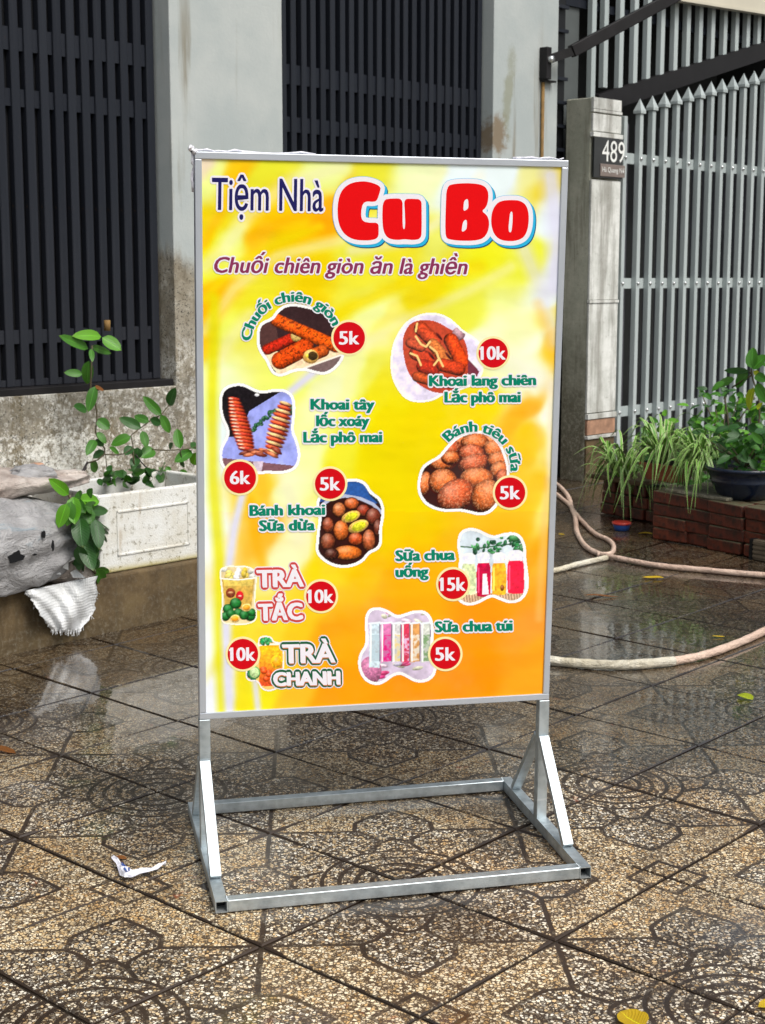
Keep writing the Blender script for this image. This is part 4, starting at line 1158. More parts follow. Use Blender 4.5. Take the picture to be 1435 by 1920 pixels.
picture(Z6, [(160,660),(165,600),(190,560),(240,550),(300,570),(360,610),(420,590),(480,570),(540,575),(580,620),(590,700),(580,800),(590,880),(610,930),(590,990),(540,1020),(480,1020),(430,990),(380,965),(330,980),(280,1020),(230,1040),(170,1020),(130,970),(115,900),(130,840),(160,800),(170,740)], (196, 182, 204), 17, d7)

def d8(p):
    p.poly([(140, 860), (376, 860), (352, 1080), (166, 1080)], (196, 160, 76), .2)
    p.poly([(150, 870), (366, 870), (360, 920), (156, 920)], (216, 190, 96), .2)
    for k in range(14): p.ell(155 + (k * 53) % 220, 800 + (k * 37) % 62, 26, 18, [(226, 226, 216), (222, 206, 110), (236, 236, 240), (196, 170, 60)][k % 4], k * 40, .2)
    p.line([(136, 866), (256, 876), (380, 862)], 5, (240, 236, 226))
    p.ell(203, 970, 34, 36, (126, 58, 36), 0, .1, hl=0); p.ell(203, 968, 20, 8, (190, 140, 90), 0, 0); p.ell(270, 992, 28, 36, (196, 30, 40), 0, .1, hl=0); p.ell(270, 992, 14, 6, (230, 180, 160), 0, 0)
    for cx, cy, r_ in ((185, 1085, 38), (240, 1045, 42), (165, 1140, 34), (260, 1118, 38), (345, 1135, 40), (300, 1130, 36), (205, 1120, 34), (355, 1110, 30)): p.ell(cx, cy, r_, r_ * .95, (28, 112, 44), 0, .6)
    for cx, cy in ((318, 1075), (235, 1155)): p.ell(cx, cy, 36, 28, (240, 206, 130), -10, .1, hl=.1); p.ell(cx, cy, 26, 19, (240, 160, 40), -10, .1)
picture(Z5, [(125,810),(150,785),(210,775),(250,780),(310,775),(370,800),(392,850),(380,960),(376,1060),(396,1120),(380,1175),(300,1200),(200,1195),(140,1185),(132,1110),(150,1050),(135,900)], (214, 196, 150), 18, d8, 1.6, (240, 230, 214))

def d9(p):
    p.poly([(412, 1345), (565, 1335), (560, 1640), (425, 1640)], (240, 176, 30), .2)
    for k in range(10):
        t = k / 9; p.poly([(410, 1360 + 28 * k), (575, 1360 + 28 * k), (575, 1390 + 28 * k), (410, 1390 + 28 * k)], (244 - 4 * k, 196 - 13 * k, 40), .25)
    for k in range(7): p.ell(440 + (k * 37) % 90, 1520 + (k * 23) % 100, 24, 20, (232, 84, 30), 0, .3)
    p.line([(410, 1348), (490, 1340), (570, 1338)], 6, (236, 236, 226))
    for k in range(9): p.ell(410 + (k * 29) % 90, 1295 + (k * 17) % 42, 22, 15, (26, 120, 66) if k % 2 else (60, 160, 90), k * 33, .3)
    for k in range(7): p.ell(325 + (k * 19) % 50, 1535 + (k * 27) % 70, 24, 17, (22, 92, 66), k * 50, .3)
    p.ell(375, 1545, 42, 46, (70, 150, 80), 0, .1, hl=0); p.ell(375, 1545, 34, 38, (196, 226, 160), 0, .1)
    p.ell(537, 1467, 42, 50, (240, 190, 40), 0, .1, hl=0); p.ell(537, 1467, 32, 40, (250, 170, 30), 0, .1)
picture(Z5, [(402,1320),(415,1290),(450,1280),(500,1290),(510,1325),(575,1330),(590,1400),(585,1520),(560,1650),(480,1680),(425,1660),(400,1600),(330,1605),(310,1560),(330,1500),(380,1490),(405,1470)], (230, 190, 110), 19, d9, 1.6, (236, 226, 226))

# ---- lettering, mapped through the survey so it stands where the print stands
MAT['ink_navy'] = flat_mat('navy_ink', rgb(30, 28, 92))
MAT['ink_white'] = flat_mat('white_ink', rgb(236, 232, 240))
MAT['ink_maroon'] = flat_mat('maroon_ink', rgb(136, 48, 88))
MAT['ink_green'] = flat_mat('teal_green_ink', rgb(0, 128, 100))
MAT['ink_red'] = flat_mat('red_ink', rgb(228, 4, 12))
MAT['ink_redd'] = flat_mat('crimson_ink', rgb(206, 6, 22))
MAT['ink_cyan'] = flat_mat('cyan_ink', rgb(44, 176, 222))
MAT['ink_ring'] = flat_mat('pale_yellow_ink', rgb(246, 232, 170))
MAT['ink_outline_red'] = flat_mat('brick_red_ink', rgb(206, 70, 66))
MAT['ink_brown'] = flat_mat('tan_brown_ink', rgb(196, 116, 70))
MAT['ink_dgreen'] = flat_mat('dark_green_ink', rgb(30, 92, 60))
MAT['ink_deep'] = flat_mat('deep_blue_ink', rgb(10, 60, 110))

def px_to_mesh(b, V, F, z):
    q = bp(V[:, 0], V[:, 1])
    b.add([(u, v, -0.0040 + (z + 0.0006) * 0.32) for u, v in q], F)

def put_text(s, p0, p1, cap, mat, layers, z=0.0012, shear=0.0, name='lettering', capref='E'):
    """string from p0 to p1 (survey px of the baseline ends); layers: list of (bold, dx, dy)"""
    ref, _ = text_mesh(capref, 0.0)
    ch = ref[:, 1].max()
    v0, _ = text_mesh(s, 0.0, shear); x0, x1 = v0[:, 0].min(), v0[:, 0].max()
    kx = math.hypot(p1[0] - p0[0], p1[1] - p0[1]) / (x1 - x0); ky = cap / ch
    ang = math.atan2(p1[1] - p0[1], p1[0] - p0[0]); ca, sa = math.cos(ang), math.sin(ang)
    b = MB()
    for i, (bold, dx, dy) in enumerate(layers):
        v, f = text_mesh(s, bold, shear)
        X = (v[:, 0] - x0) * kx + dx; Y = v[:, 1] * ky - dy
        V = np.stack([p0[0] + X * ca + Y * sa, p0[1] + X * sa - Y * ca], 1)
        px_to_mesh(b, V, f, z + i * 0.00006)
    return b.obj(name, mat, sheet)

def put_arc(s, c, r, a0, a1, cap, mat, layers, z, name='lettering'):
    ref, _ = text_mesh('E', 0.0); ch = ref[:, 1].max()
    v0, _ = text_mesh(s, 0.0); x0, x1 = v0[:, 0].min(), v0[:, 0].max(); ky = cap / ch
    b = MB()
    for i, (bold, dx, dy) in enumerate(layers):
        v, f = text_mesh(s, bold, 0.0, 4)
        t = (v[:, 0] - x0 + dx / 40) / (x1 - x0); a = np.radians(a0 + (a1 - a0) * t); R_ = r + v[:, 1] * ky + dy
        V = np.stack([c[0] + R_ * np.cos(a), c[1] - R_ * np.sin(a)], 1)
        px_to_mesh(b, V, f, z + i * 0.00006)
    return b.obj(name, mat, sheet)

Z0 = 0.0010
def halo(r, n=12, b=0.0): return [(b, r * math.cos(2 * math.pi * k / n), r * math.sin(2 * math.pi * k / n)) for k in range(n)]
def weight(wx, wy=0.0, n=3): return [(0.0, -wx + 2 * wx * k / (n - 1), (wy if k % 2 else -wy)) for k in range(n)]
put_text('Tiệm Nhà', (397.7, 393), (606.5, 396), 60, MAT['ink_white'], halo(4.2), Z0)
put_text('Tiệm Nhà', (397.7, 393), (606.5, 396), 60, MAT['ink_navy'], weight(0.7, .3, 3), Z0 + .0008)
put_text('Chuối chiên giòn ăn là ghiền', (403, 511), (877, 514), 29, MAT['ink_white'], halo(3.4), Z0, 0.22)
put_text('Chuối chiên giòn ăn là ghiền', (403, 511), (877, 514), 29, MAT['ink_maroon'], weight(1.1, .4, 3), Z0 + .0008, 0.22)
def green(s, p0, p1, cap=19.5):
    put_text(s, p0, p1, cap, MAT['ink_white'], halo(3.9, 14), Z0 + .0009)
    put_text(s, p0, p1, cap, MAT['ink_green'], weight(1.9, .45, 5), Z0 + .0018)
green('Khoai tây', (584.5, 768), (702, 768)); green('lốc xoáy', (595, 799), (692, 799)); green('Lắc phô mai', (571, 830), (716, 829))
green('Khoai lang chiên', (807, 724), (1005, 722)); green('Lắc phô mai', (836, 754.6), (976, 754))
green('Bánh khoai', (470, 967.5), (609, 965.5)); green('Sữa dừa', (488, 996), (590, 994.5))
green('Sữa chua', (744, 1052.4), (853, 1050)); green('uống', (744, 1082.5), (803, 1081.5)); green('Sữa chua túi', (818, 1186), (961, 1183))
for s, c, r, a0, a1, cap in (('Chuối chiên giòn', (551.5, 646.5), 81, 174, 26, 19), ('Bánh tiêu sữa', (890.5, 877.5), 68, 134, -5, 19)):
    put_arc(s, c, r, a0, a1, cap, MAT['ink_white'], [(0, a_ * 1.5, b_) for _, a_, b_ in halo(3.0)], Z0 + .0009)
    put_arc(s, c, r, a0, a1, cap, MAT['ink_green'], [(0, a_ * 1.4, b_) for _, a_, b_ in weight(1.3, .35, 4)], Z0 + .0018)
def disc(c, r, mat, z, name):
    a = np.linspace(0, 2 * math.pi, 41)[:-1]
    V = np.stack([c[0] + r * np.cos(a), c[1] - r * np.sin(a)], 1)
    b = MB(); px_to_mesh(b, V, [tuple(range(40))[::1]], z)
    return b.obj(name, mat, sheet)
for c, r, s in (((655.6, 633.4), 29.7, '5k'), ((926, 662), 27.5, '10k'), ((450.7, 895.6), 30, '6k'), ((619.7, 907.4), 28.5, '5k'), ((957.6, 924), 28.5, '5k'), ((602.7, 1118.7), 28, '10k'), ((456, 1227.3), 28.7, '10k'), ((850.7, 1096), 28, '15k'), ((836, 1227), 28.4, '5k')):
    disc(c, r + 4.2, MAT['ink_ring'], Z0 + .0006, 'price_ring')
    disc(c, r, MAT['ink_redd'], Z0 + .0014, 'price_badge')
    w = 18 if len(s) == 2 else 22.5
    put_text(s, (c[0] - w, c[1] + 12.5), (c[0] + w, c[1] + 12), 24.5, MAT['ink_white'], [(0.0, -1.3, .3), (0.0, -.5, -.3), (0.0, .5, .3), (0.0, 1.3, -.3)], Z0 + .0020, name='price')
    if s[0] == '1':
        b = MB(); X_ = c[0] - w
        px_to_mesh(b, np.array([(X_ + 1, c[1] - 12.4), (X_ + 1, c[1] - 6.5), (X_ - 3.5, c[1] - 5.5), (X_ - 4, c[1] - 8.5)]), [(0, 3, 2, 1)], Z0 + .0026); b.obj('price', MAT['ink_white'], sheet)
# tea logos
def logo(s, p0, p1, cap, outl, mid, z=Z0):
    W_ = weight(2.3, 1.0, 6)
    put_text(s, p0, p1, cap, MAT['ink_white'], halo(7.6, 14), z)
    put_text(s, p0, p1, cap, outl, halo(5.6, 14) + halo(2.8, 6), z + .0010)
    if mid: put_text(s, p0, p1, cap, mid, [(0, a_ + 1.0, b_ + 2.0) for _, a_, b_ in W_], z + .0022)
    put_text(s, p0, p1, cap, MAT['ink_white'], W_, z + .0026)
logo('TRÀ', (484, 1101.5), (569, 1099.5), 31, MAT['ink_outline_red'], None); logo('TẮC', (487, 1164), (567, 1161.5), 30, MAT['ink_outline_red'], None)
logo('TRÀ', (532, 1244), (628, 1242), 34, MAT['ink_dgreen'], MAT['ink_brown']); logo('CHANH', (515, 1286.5), (637, 1283.5), 24, MAT['ink_dgreen'], MAT['ink_brown'])

# fat title letters drawn as outlines
TITLE = [
 [[(345,205),(338,240),(322,288),(300,294),(262,290),(242,305),(234,340),(233,380),(246,405),(280,411),(330,410),(332,450),(330,498),(280,511),(200,508),(150,485),(118,445),(102,390),(100,320),(112,250),(145,205),(195,181),(270,177)]],
 [[(356,280),(410,274),(465,275),(466,340),(466,420),(470,446),(477,446),(481,420),(478,340),(474,277),(520,276),(572,279),(573,340),(573,440),(571,500),(525,509),(480,502),(430,509),(380,497),(357,455),(351,380)]],
 [[(712,205),(760,191),(850,188),(918,198),(946,230),(948,280),(935,325),(908,345),(940,368),(953,405),(948,455),(922,498),(870,512),(790,512),(735,506),(708,495),(705,430),(708,330)],
  [(812,285),(833,274),(836,310),(834,332),(808,348),(807,318)], [(806,402),(826,390),(828,425),(822,452),(797,464),(800,432)]],
 [[(1070,283),(1120,285),(1155,305),(1172,345),(1175,395),(1168,450),(1148,492),(1110,511),(1065,515),(1015,508),(982,480),(965,435),(962,385),(972,335),(998,298),(1030,286)],
  [(1070,348),(1084,348),(1083,410),(1077,462),(1064,466),(1060,440),(1064,400)]]]
def title_layer(grow, dx, dy, mat, z, name, holes=True, cut=None):
    cu = bpy.data.curves.new('t', 'CURVE'); cu.dimensions = '2D'; cu.fill_mode = 'BOTH'; cu.offset = 0
    for L in TITLE:
        for i, P in enumerate(L if holes else L[:1]):
            P = np.array(P, float); Q = P + 0.0
            area = 0.5 * np.sum(P[:, 0] * np.roll(P[:, 1], -1) - np.roll(P[:, 0], -1) * P[:, 1])
            S = smooth_loop(P, 2)
            S = np.array(Z2(S.tolist()))
            if grow:
                T_ = np.roll(S, -1, 0) - np.roll(S, 1, 0); T_ /= np.linalg.norm(T_, axis=1)[:, None] + 1e-9
                Nn = np.stack([T_[:, 1], -T_[:, 0]], 1) * (1 if area > 0 else -1) * (1 if i == 0 else -1)
                S = S + Nn * (grow if i == 0 else min(grow, 1.3))
            sp = cu.splines.new('POLY'); sp.points.add(len(S) - 1); sp.use_cyclic_u = True
            for k, (x, y) in enumerate(S): sp.points[k].co = (x + dx, -(y + dy), 0, 1)
    o = bpy.data.objects.new('t', cu); COL.objects.link(o); dg = bpy.context.evaluated_depsgraph_get()
    me = bpy.data.meshes.new_from_object(o.evaluated_get(dg))
    v = np.zeros(len(me.vertices) * 3); me.vertices.foreach_get('co', v); v = v.reshape(-1, 3)[:, :2] * np.array([1, -1])
    f = [tuple(p.vertices) for p in me.polygons]
    COL.objects.unlink(o); bpy.data.objects.remove(o); bpy.data.meshes.remove(me); bpy.data.curves.remove(cu)
    b = MB(); px_to_mesh(b, v, f, z)
    return b.obj(name, mat, sheet)
U_HULL = [(356,280),(410,274),(470,275),(520,276),(572,279),(573,340),(573,440),(571,500),(525,509),(480,506),(430,509),(380,497),(357,455),(351,380)]
def title_each(grow, dx, dy, mat, z, name):
    global TITLE
    full = TITLE
    use = [full[0], [U_HULL], full[2], full[3]]
    for k, L in enumerate(use):
        TITLE = [L]; title_layer(grow, dx, dy, mat, z + k * 0.00008, name, holes=False)
    TITLE = full
title_each(9.0, 5.4, 5.6, MAT['ink_deep'], Z0 + .0001, 'title_shadow')
title_each(9.0, 4.0, 4.0, MAT['ink_cyan'], Z0 + .0005, 'title_shadow')
title_each(9.6, 0, 0, MAT['ink_cyan'], Z0 + .0009, 'title_outline')
title_each(8.6, -.3, -.3, MAT['ink_white'], Z0 + .0013, 'title_outline')
title_layer(0, 0, 0, MAT['ink_red'], Z0 + .0018, 'title')

# crumpled film left on the upper corners
def crumple(name, pts, r, seed, parent, mat, m=None):
    rr = random.Random(seed); b = MB()
    P = []
    for i in range(len(pts) - 1):
        for k in range(5):
            t = k / 5; P.append([pts[i][j] * (1 - t) + pts[i + 1][j] * t + rr.uniform(-.0022, .0022) for j in range(3)])
    b.tube(P, [r * rr.uniform(.4, 1.5) for _ in P], 5)
    return b.obj(name, mat, parent, m=m)
crumple('film_scrap', [(-0.006, BH + .002, -.01), (.05, BH + .004, -.012), (.13, BH + .002, -.012), (.28, BH + .001, -.014)], .0022, 1, sign, MAT['film'], BL)
crumple('film_scrap', [(-0.004, BH + .004, -.008), (-.003, BH - .03, -.010), (-.002, BH - .09, -.012)], .0030, 2, sign, MAT['film'], BL)
crumple('film_scrap', [(-0.010, BH + .006, -.006), (-.002, BH + .002, -.004), (.006, BH - .002, -.003)], .0055, 5, sign, MAT['film'], BL)
crumple('film_scrap', [(BW - .12, BH + .002, -.01), (BW - .05, BH + .003, -.012), (BW + .002, BH + .004, -.01)], .0024, 3, sign, MAT['film'], BL)

# ------------------------------------------------------------------ things on and by the ledge
def fthing(name, label, cat, s=0, d=0, h=0, rz=0, group=None):
    return thing(name, label, cat, FM @ Matrix.Translation((s, d, h)) @ Matrix.Rotation(rz, 4, 'Z'), group)

box = fthing('styrofoam_box', 'dirty white styrofoam box used as a planter on the ledge behind the menu board', 'styrofoam box', 0.43, 0.03, 0.206)
LB, DB, HB, WB = 0.62, 0.40, 0.275, 0.028
b = MB()
b.box((0, 0, 0), (LB, WB, HB)).box((0, DB - WB, 0), (LB, DB, HB)).box((0, WB, 0), (WB, DB - WB, HB)).box((LB - WB, WB, 0), (LB, DB - WB, HB)).box((WB, WB, 0.0), (LB - WB, DB - WB, 0.03))
b.obj('foam_body', MAT['foam'], box, 0.006)
r = MB()
x0, x1, z0, z1 = 0.075, 0.40, 0.055, 0.215
for a in (((x0, -.004, z1 - .008), (x1, .001, z1)), ((x0, -.004, z0), (x1, .001, z0 + .008)), ((x0, -.004, z0), (x0 + .008, .001, z1)), ((x1 - .008, -.004, z0), (x1, .001, z1))): r.box(*a)
r.obj('raised_rim', MAT['foam'], box, 0.0015, 1)
g = MB(); N_ = 14
vs = [(WB + (LB - 2 * WB) * i / N_, WB + (DB - 2 * WB) * j / N_, HB - 0.10 + 0.02 * random.random()) for j in range(N_ + 1) for i in range(N_ + 1)]
g.add(vs, [(j * (N_ + 1) + i, j * (N_ + 1) + i + 1, (j + 1) * (N_ + 1) + i + 1, (j + 1) * (N_ + 1) + i) for j in range(N_) for i in range(N_)], True)
g.obj('soil', MAT['soil'], box)

def noise3(p, seed=0):
    from mathutils import noise
    return noise.noise(Vector(p) + Vector((seed * 7.3, seed * 3.1, seed)))

def blob(name, mat, parent, rx, ry, rz, e=0.7, amp=0.12, freq=4.0, seed=1, flat=0.0, n=56, m=32, wr=0.03, pleat=0.0):
    vs = []
    for j in range(m + 1):
        v = math.pi * j / m - math.pi / 2
        for i in range(n):
            u = 2 * math.pi * i / n
            f = lambda x, ee: math.copysign(abs(x) ** ee, x)
            x, y, z = rx * f(math.cos(v), e) * f(math.cos(u), e), ry * f(math.cos(v), e) * f(math.sin(u), e), rz * f(math.sin(v), e)
            p = Vector((x, y, z)); rdg = lambda q, sd: (1 - 2.2 * abs(noise3(q, sd))); k = 1 + amp * noise3(p * freq, seed) + wr * .9 * rdg(Vector((x * .8, y, z * 1.6)) * freq * 1.7, seed + 3) + wr * .6 * rdg(Vector((x + z * .6, y, z)) * freq * 3.6, seed + 6) + wr * .25 * rdg(p * freq * 9, seed + 7)
            p *= k
            if pleat:
                tt = max(0.0, min(1.0, (p.x / rx - .15) / .85)); tt = tt * tt * (3 - 2 * tt)
                an = math.atan2(p.z, p.y)
                q_ = (1 - pleat * tt) * (1 + .16 * tt * math.sin(13 * an + 3 * noise3(p * 6, seed)) + .05 * math.sin(7 * an + p.x * 9))
                p.y *= q_; p.z *= q_; p.x *= 1 + .10 * tt
            if p.z < -rz * (1 - flat): p.z = -rz * (1 - flat)
            vs.append(tuple(p))
    fs = [(j * n + i, j * n + (i + 1) % n, (j + 1) * n + (i + 1) % n, (j + 1) * n + i) for j in range(m) for i in range(n)]
    return MB().add(vs, fs, True).obj(name, mat, parent)

sack = fthing('plastic_sack', 'bulging dirty grey plastic sack slumped on the ledge at the left', 'sack', 0.06, 0.10, 0.345)
blob('sack_body', MAT['sack'], sack, 0.30, 0.19, 0.155, 0.62, 0.20, 4.6, 3, 0.12, 130, 70, wr=.055, pleat=.42)
for (px_, py_, w, h_) in ((30, 1045, .028, .020), (82, 1002, .007, .012), (100, 1023, .006, .016), (66, 1040, .008, .003)):
    q = fac(px_, py_, -0.10)
    pts = []
    for k in range(11):
        a = 2 * math.pi * k / 11; rr = random.uniform(.7, 1.25)
        pts.append((w * rr * math.cos(a), 0.0, h_ * rr * math.sin(a)))
    MB().add(pts + [(x, .004, z) for x, _, z in pts], [tuple(range(11)), tuple(range(21, 10, -1))] + [(k, (k + 1) % 11, 11 + (k + 1) % 11, 11 + k) for k in range(11)]).obj('hole_shade_patch', MAT['slat_back'], sack).location = (q[0] - .06, q[1] - .10, q[2] - .345)  # solid dark patches stand for the shade inside torn holes
fold = fthing('folded_sack', 'muddy brown folded sack lying on top of the grey plastic sack', 'sack', 0.10, 0.16, 0.535)
blob('sack_body', MAT['sack_brown'], fold, 0.27, 0.15, 0.040, 0.7, 0.45, 6, 8, 0.2, 110, 44, wr=.12, pleat=.35)
blob('rolled_edge', MAT['sack'], fold, 0.085, 0.045, 0.026, 0.9, 0.7, 12, 12, 0.1, 60, 30, wr=.30).location = (0.13, -0.03, 0.035)
blob('orange_patch', MAT['orange_tile'], fold, 0.026, 0.016, 0.008, 0.9, 0.6, 16, 15, 0, 24, 14).location = (0.155, -0.035, 0.062)
MB().tube([(-.02, -.10, .03), (.03, -.11, .034)], .008, 8).obj('blue_tie', MAT['blue_pot'], fold)

# woven flap hanging over the ledge
flap = fthing('woven_sack', 'white woven sack scrap with frayed edge hanging over the ledge front', 'sack', 0, 0, 0)
L_ = [(45, 1108), (64, 1132), (78, 1158), (98, 1182)]; R_2 = [(181, 1080), (181, 1112), (176, 1150), (150, 1184)]
nu, nv = 30, 26
def lerp_poly(P, t):
    k = min(int(t * (len(P) - 1)), len(P) - 2); u = t * (len(P) - 1) - k
    return P[k][0] * (1 - u) + P[k + 1][0] * u, P[k][1] * (1 - u) + P[k + 1][1] * u
vs = []
for j in range(nv + 1):
    a = lerp_poly(L_, j / nv); c = lerp_poly(R_2, j / nv)
    for i in range(nu + 1):
        t = i / nu
        X_, Y_ = a[0] * (1 - t) + c[0] * t, a[1] * (1 - t) + c[1] * t
        if j == nv: Y_ += random.uniform(-2, 5)
        if j in (nv - 1,): Y_ += random.uniform(-1, 1)
        if i in (0, nu): X_ += random.uniform(-2.5, 2.5)
        d = -0.035 - 0.016 * math.sin(t * 9 + j * .16) - 0.006 * math.sin(t * 23 - j * .3) - 0.018 * math.sin(math.pi * j / nv) + 0.004 * random.random()
        q = fac(X_, Y_, d); vs.append(tuple(q))
fs = [(j * (nu + 1) + i, j * (nu + 1) + i + 1, (j + 1) * (nu + 1) + i + 1, (j + 1) * (nu + 1) + i) for j in range(nv) for i in range(nu)]
fo = MB().add(vs, fs, True).obj('cloth', MAT['sack_white'], flap)
sm_ = fo.modifiers.new('solid', 'SOLIDIFY'); sm_.thickness = 0.0015
fr_ = MB()
for k in range(70):
    t = random.random(); a = lerp_poly(L_, 1.0); c = lerp_poly(R_2, 1.0)
    if k < 40: X_, Y_ = a[0] * (1 - t) + c[0] * t, a[1] * (1 - t) + c[1] * t; dx, dy = random.uniform(-2, 2), random.uniform(4, 10)
    else:
        X_, Y_ = lerp_poly(L_ if k % 2 else R_2, t); dx, dy = random.uniform(-6, 6), random.uniform(0, 6)
    fr_.tube([tuple(fac(X_, Y_ - 2, -.047)), tuple(fac(X_ + dx, Y_ + dy, -.047))], .0009, 3, False)
tag(fr_.obj('frayed_threads', MAT['sack_white'], flap), kind='stuff')
tr = MB()
for k in range(16):
    X_ = random.uniform(95, 175); Y_ = random.uniform(1055, 1085)
    q = fac(X_, Y_, -.02 + random.uniform(-.02, .04)); e = [random.uniform(-.03, .03) for _ in range(3)]
    tr.add([tuple(q), (q[0] + .03, q[1] + e[0], q[2] + e[1]), (q[0] + .02, q[1] + e[2], q[2] + .025), (q[0] - .01, q[1], q[2] + .02)], [(0, 1, 2, 3)])
tr.obj('torn_strip', MAT['sack_white'], flap)
scrap = fthing('torn_bag', 'torn brown and white bag scraps stuffed between sack and styrofoam box', 'bag', 0.30, 0.05, 0.25)
blob('bag_body', MAT['sack_brown'], scrap, 0.09, 0.07, 0.05, .8, .4, 9, 21, .1, 36, 20, wr=.1)
blob('bag_fold', MAT['sack'], scrap, 0.05, 0.05, 0.09, .8, .3, 9, 22, .1, 30, 20, wr=.1).location = (-.02, .01, .06)

# ------------------------------------------------------------------ leaves
def leaf_mesh(name, L, W, mat, curl=0.12, seed=0, pointed=1.0, nl=7, twist=0.0):
    rr = random.Random(seed); vs = []; uv = []; fs = []
    for i in range(nl + 1):
        t = i / nl
        w = W / 2 * (math.sin(math.pi * min(1, t ** 0.85)) ** 0.6) + 0.0006
        z = -curl * L * (t ** 1.6) + 0.02 * L * math.sin(t * 5 + seed)
        for j, sx in enumerate((-1, -.5, 0, .5, 1)):
            vs.append((sx * w, t * L, z + abs(sx) * w * 0.28 + rr.uniform(-.02, .02) * W))
            uv.append((0.5 + sx / 2, t))
    for i in range(nl):
        for j in range(4):
            a = i * 5 + j; fs.append((a, a + 1, a + 6, a + 5))
    me = mesh_uv(name, vs, fs, uv, mat); me.polygons.foreach_set('use_smooth', [True] * len(me.polygons))
    return me

def leaf_at(parent, base, tip, W, mat, nvec, seed=0, curl=0.10, name='leaf', LM={}):
    base, tip = Vector(base), Vector(tip); y = (tip - base); L = y.length; y.normalize()
    n = Vector(nvec).normalized(); x = y.cross(n).normalized(); z = x.cross(y).normalized()
    me = leaf_mesh(name, L * 1.02, W, mat, curl, seed)
    o = link(name, me, parent)
    R_ = Matrix.Identity(4)
    for i in range(3): R_[i][0], R_[i][1], R_[i][2], R_[i][3] = x[i], y[i], z[i], base[i]
    o.matrix_local = R_
    return o

def px_leaves(root, rows, zx, d0, depthvar=0.05):
    """rows: x0,y0,x1,y1,w,material key (enlargement units); grown round the plane d0 in the facade frame"""
    sc, ox, oy = zx
    for k, (x0, y0, x1, y1, w, mk) in enumerate(rows):
        a, c = (x0 * sc + ox, y0 * sc + oy), (x1 * sc + ox, y1 * sc + oy)
        db = d0 + random.uniform(-depthvar, depthvar) * .5
        B_ = fac(a[0], a[1], db); T_ = fac(c[0], c[1], db + random.uniform(-depthvar, depthvar))
        scale = np.linalg.norm(fac(a[0] + 10, a[1], db) - fac(a[0], a[1], db)) / 10 * 0.72
        W = w * sc * scale * 1.25
        nv_ = Vector((-0.66, -0.72, 0.30)) + Vector((random.uniform(-.35, .35), random.uniform(-.35, .35), random.uniform(-.1, .35)))
        leaf_at(root, B_, T_, W, MAT[mk], nv_, k)

def px_stem(root, pts, zx, d0, r, mat='stem'):
    sc, ox, oy = zx
    P = [tuple(fac(x * sc + ox, y * sc + oy, d0)) for x, y in pts]
    MB().tube(P, r, 6).obj('stem', MAT[mat], root)

V7 = (.20833, 100, 560)
vine = thing('climbing_vine', 'leafy green vine growing out of the styrofoam box up against the shutter', 'vine', FM)
BR, MD, DK = 'leaf_bright', 'leaf_mid', 'leaf_dark'
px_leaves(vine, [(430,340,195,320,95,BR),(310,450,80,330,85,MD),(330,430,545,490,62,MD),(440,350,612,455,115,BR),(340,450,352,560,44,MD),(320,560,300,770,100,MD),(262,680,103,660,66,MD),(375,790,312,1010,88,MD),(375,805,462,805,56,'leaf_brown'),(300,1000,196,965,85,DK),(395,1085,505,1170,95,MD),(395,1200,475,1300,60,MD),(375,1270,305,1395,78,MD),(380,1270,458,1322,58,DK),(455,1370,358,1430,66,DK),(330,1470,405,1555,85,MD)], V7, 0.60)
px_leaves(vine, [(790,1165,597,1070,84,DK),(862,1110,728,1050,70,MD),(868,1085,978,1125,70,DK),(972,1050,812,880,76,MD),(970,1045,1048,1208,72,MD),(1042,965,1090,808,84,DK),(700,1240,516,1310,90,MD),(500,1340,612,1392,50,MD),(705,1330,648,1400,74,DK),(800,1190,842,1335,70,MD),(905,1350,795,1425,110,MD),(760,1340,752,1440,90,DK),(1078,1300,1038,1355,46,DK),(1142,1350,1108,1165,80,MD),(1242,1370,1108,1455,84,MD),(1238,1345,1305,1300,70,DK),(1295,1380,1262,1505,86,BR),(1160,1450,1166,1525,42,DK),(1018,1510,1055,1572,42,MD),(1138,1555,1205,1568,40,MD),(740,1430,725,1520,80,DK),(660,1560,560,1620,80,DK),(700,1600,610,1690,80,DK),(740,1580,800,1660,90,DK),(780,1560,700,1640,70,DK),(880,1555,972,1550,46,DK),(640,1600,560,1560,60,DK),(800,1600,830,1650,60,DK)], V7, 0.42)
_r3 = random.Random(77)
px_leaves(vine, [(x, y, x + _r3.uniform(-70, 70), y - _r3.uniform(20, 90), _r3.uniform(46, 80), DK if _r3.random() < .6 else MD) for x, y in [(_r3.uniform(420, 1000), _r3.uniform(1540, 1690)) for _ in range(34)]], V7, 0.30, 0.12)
px_leaves(vine, [(-120,1290,35,1530,46,BR)], (.16667, -8, 600), 0.45)
px_stem(vine, [(350,420),(345,560),(335,800),(370,900),(390,1010),(392,1090),(380,1200),(420,1290),(465,1350),(460,1400),(400,1450),(310,1480)], V7, 0.60, .0035)
px_stem(vine, [(310,1470),(250,1580),(185,1680)], V7, 0.30, .0045, 'twig'); px_stem(vine, [(300,1520),(230,1600),(190,1670)], V7, 0.30, .0028, 'twig')
px_stem(vine, [(465,1400),(560,1405),(640,1395),(720,1340),(700,1230),(790,1160),(870,1100),(970,1045),(1040,960)], V7, 0.42, .0026)
px_stem(vine, [(890,1355),(1000,1365),(1140,1360),(1160,1460)], V7, 0.42, .0026); px_stem(vine, [(1140,1360),(1240,1345),(1300,1330)], V7, 0.42, .0024)
px_stem(vine, [(720,1340),(722,1430),(740,1600)], V7, 0.42, .0030); px_stem(vine, [(740,1400),(800,1480),(870,1550),(960,1552)], V7, 0.42, .0026, 'twig'); px_stem(vine, [(470,1400),(485,1560)], V7, 0.42, .0018)
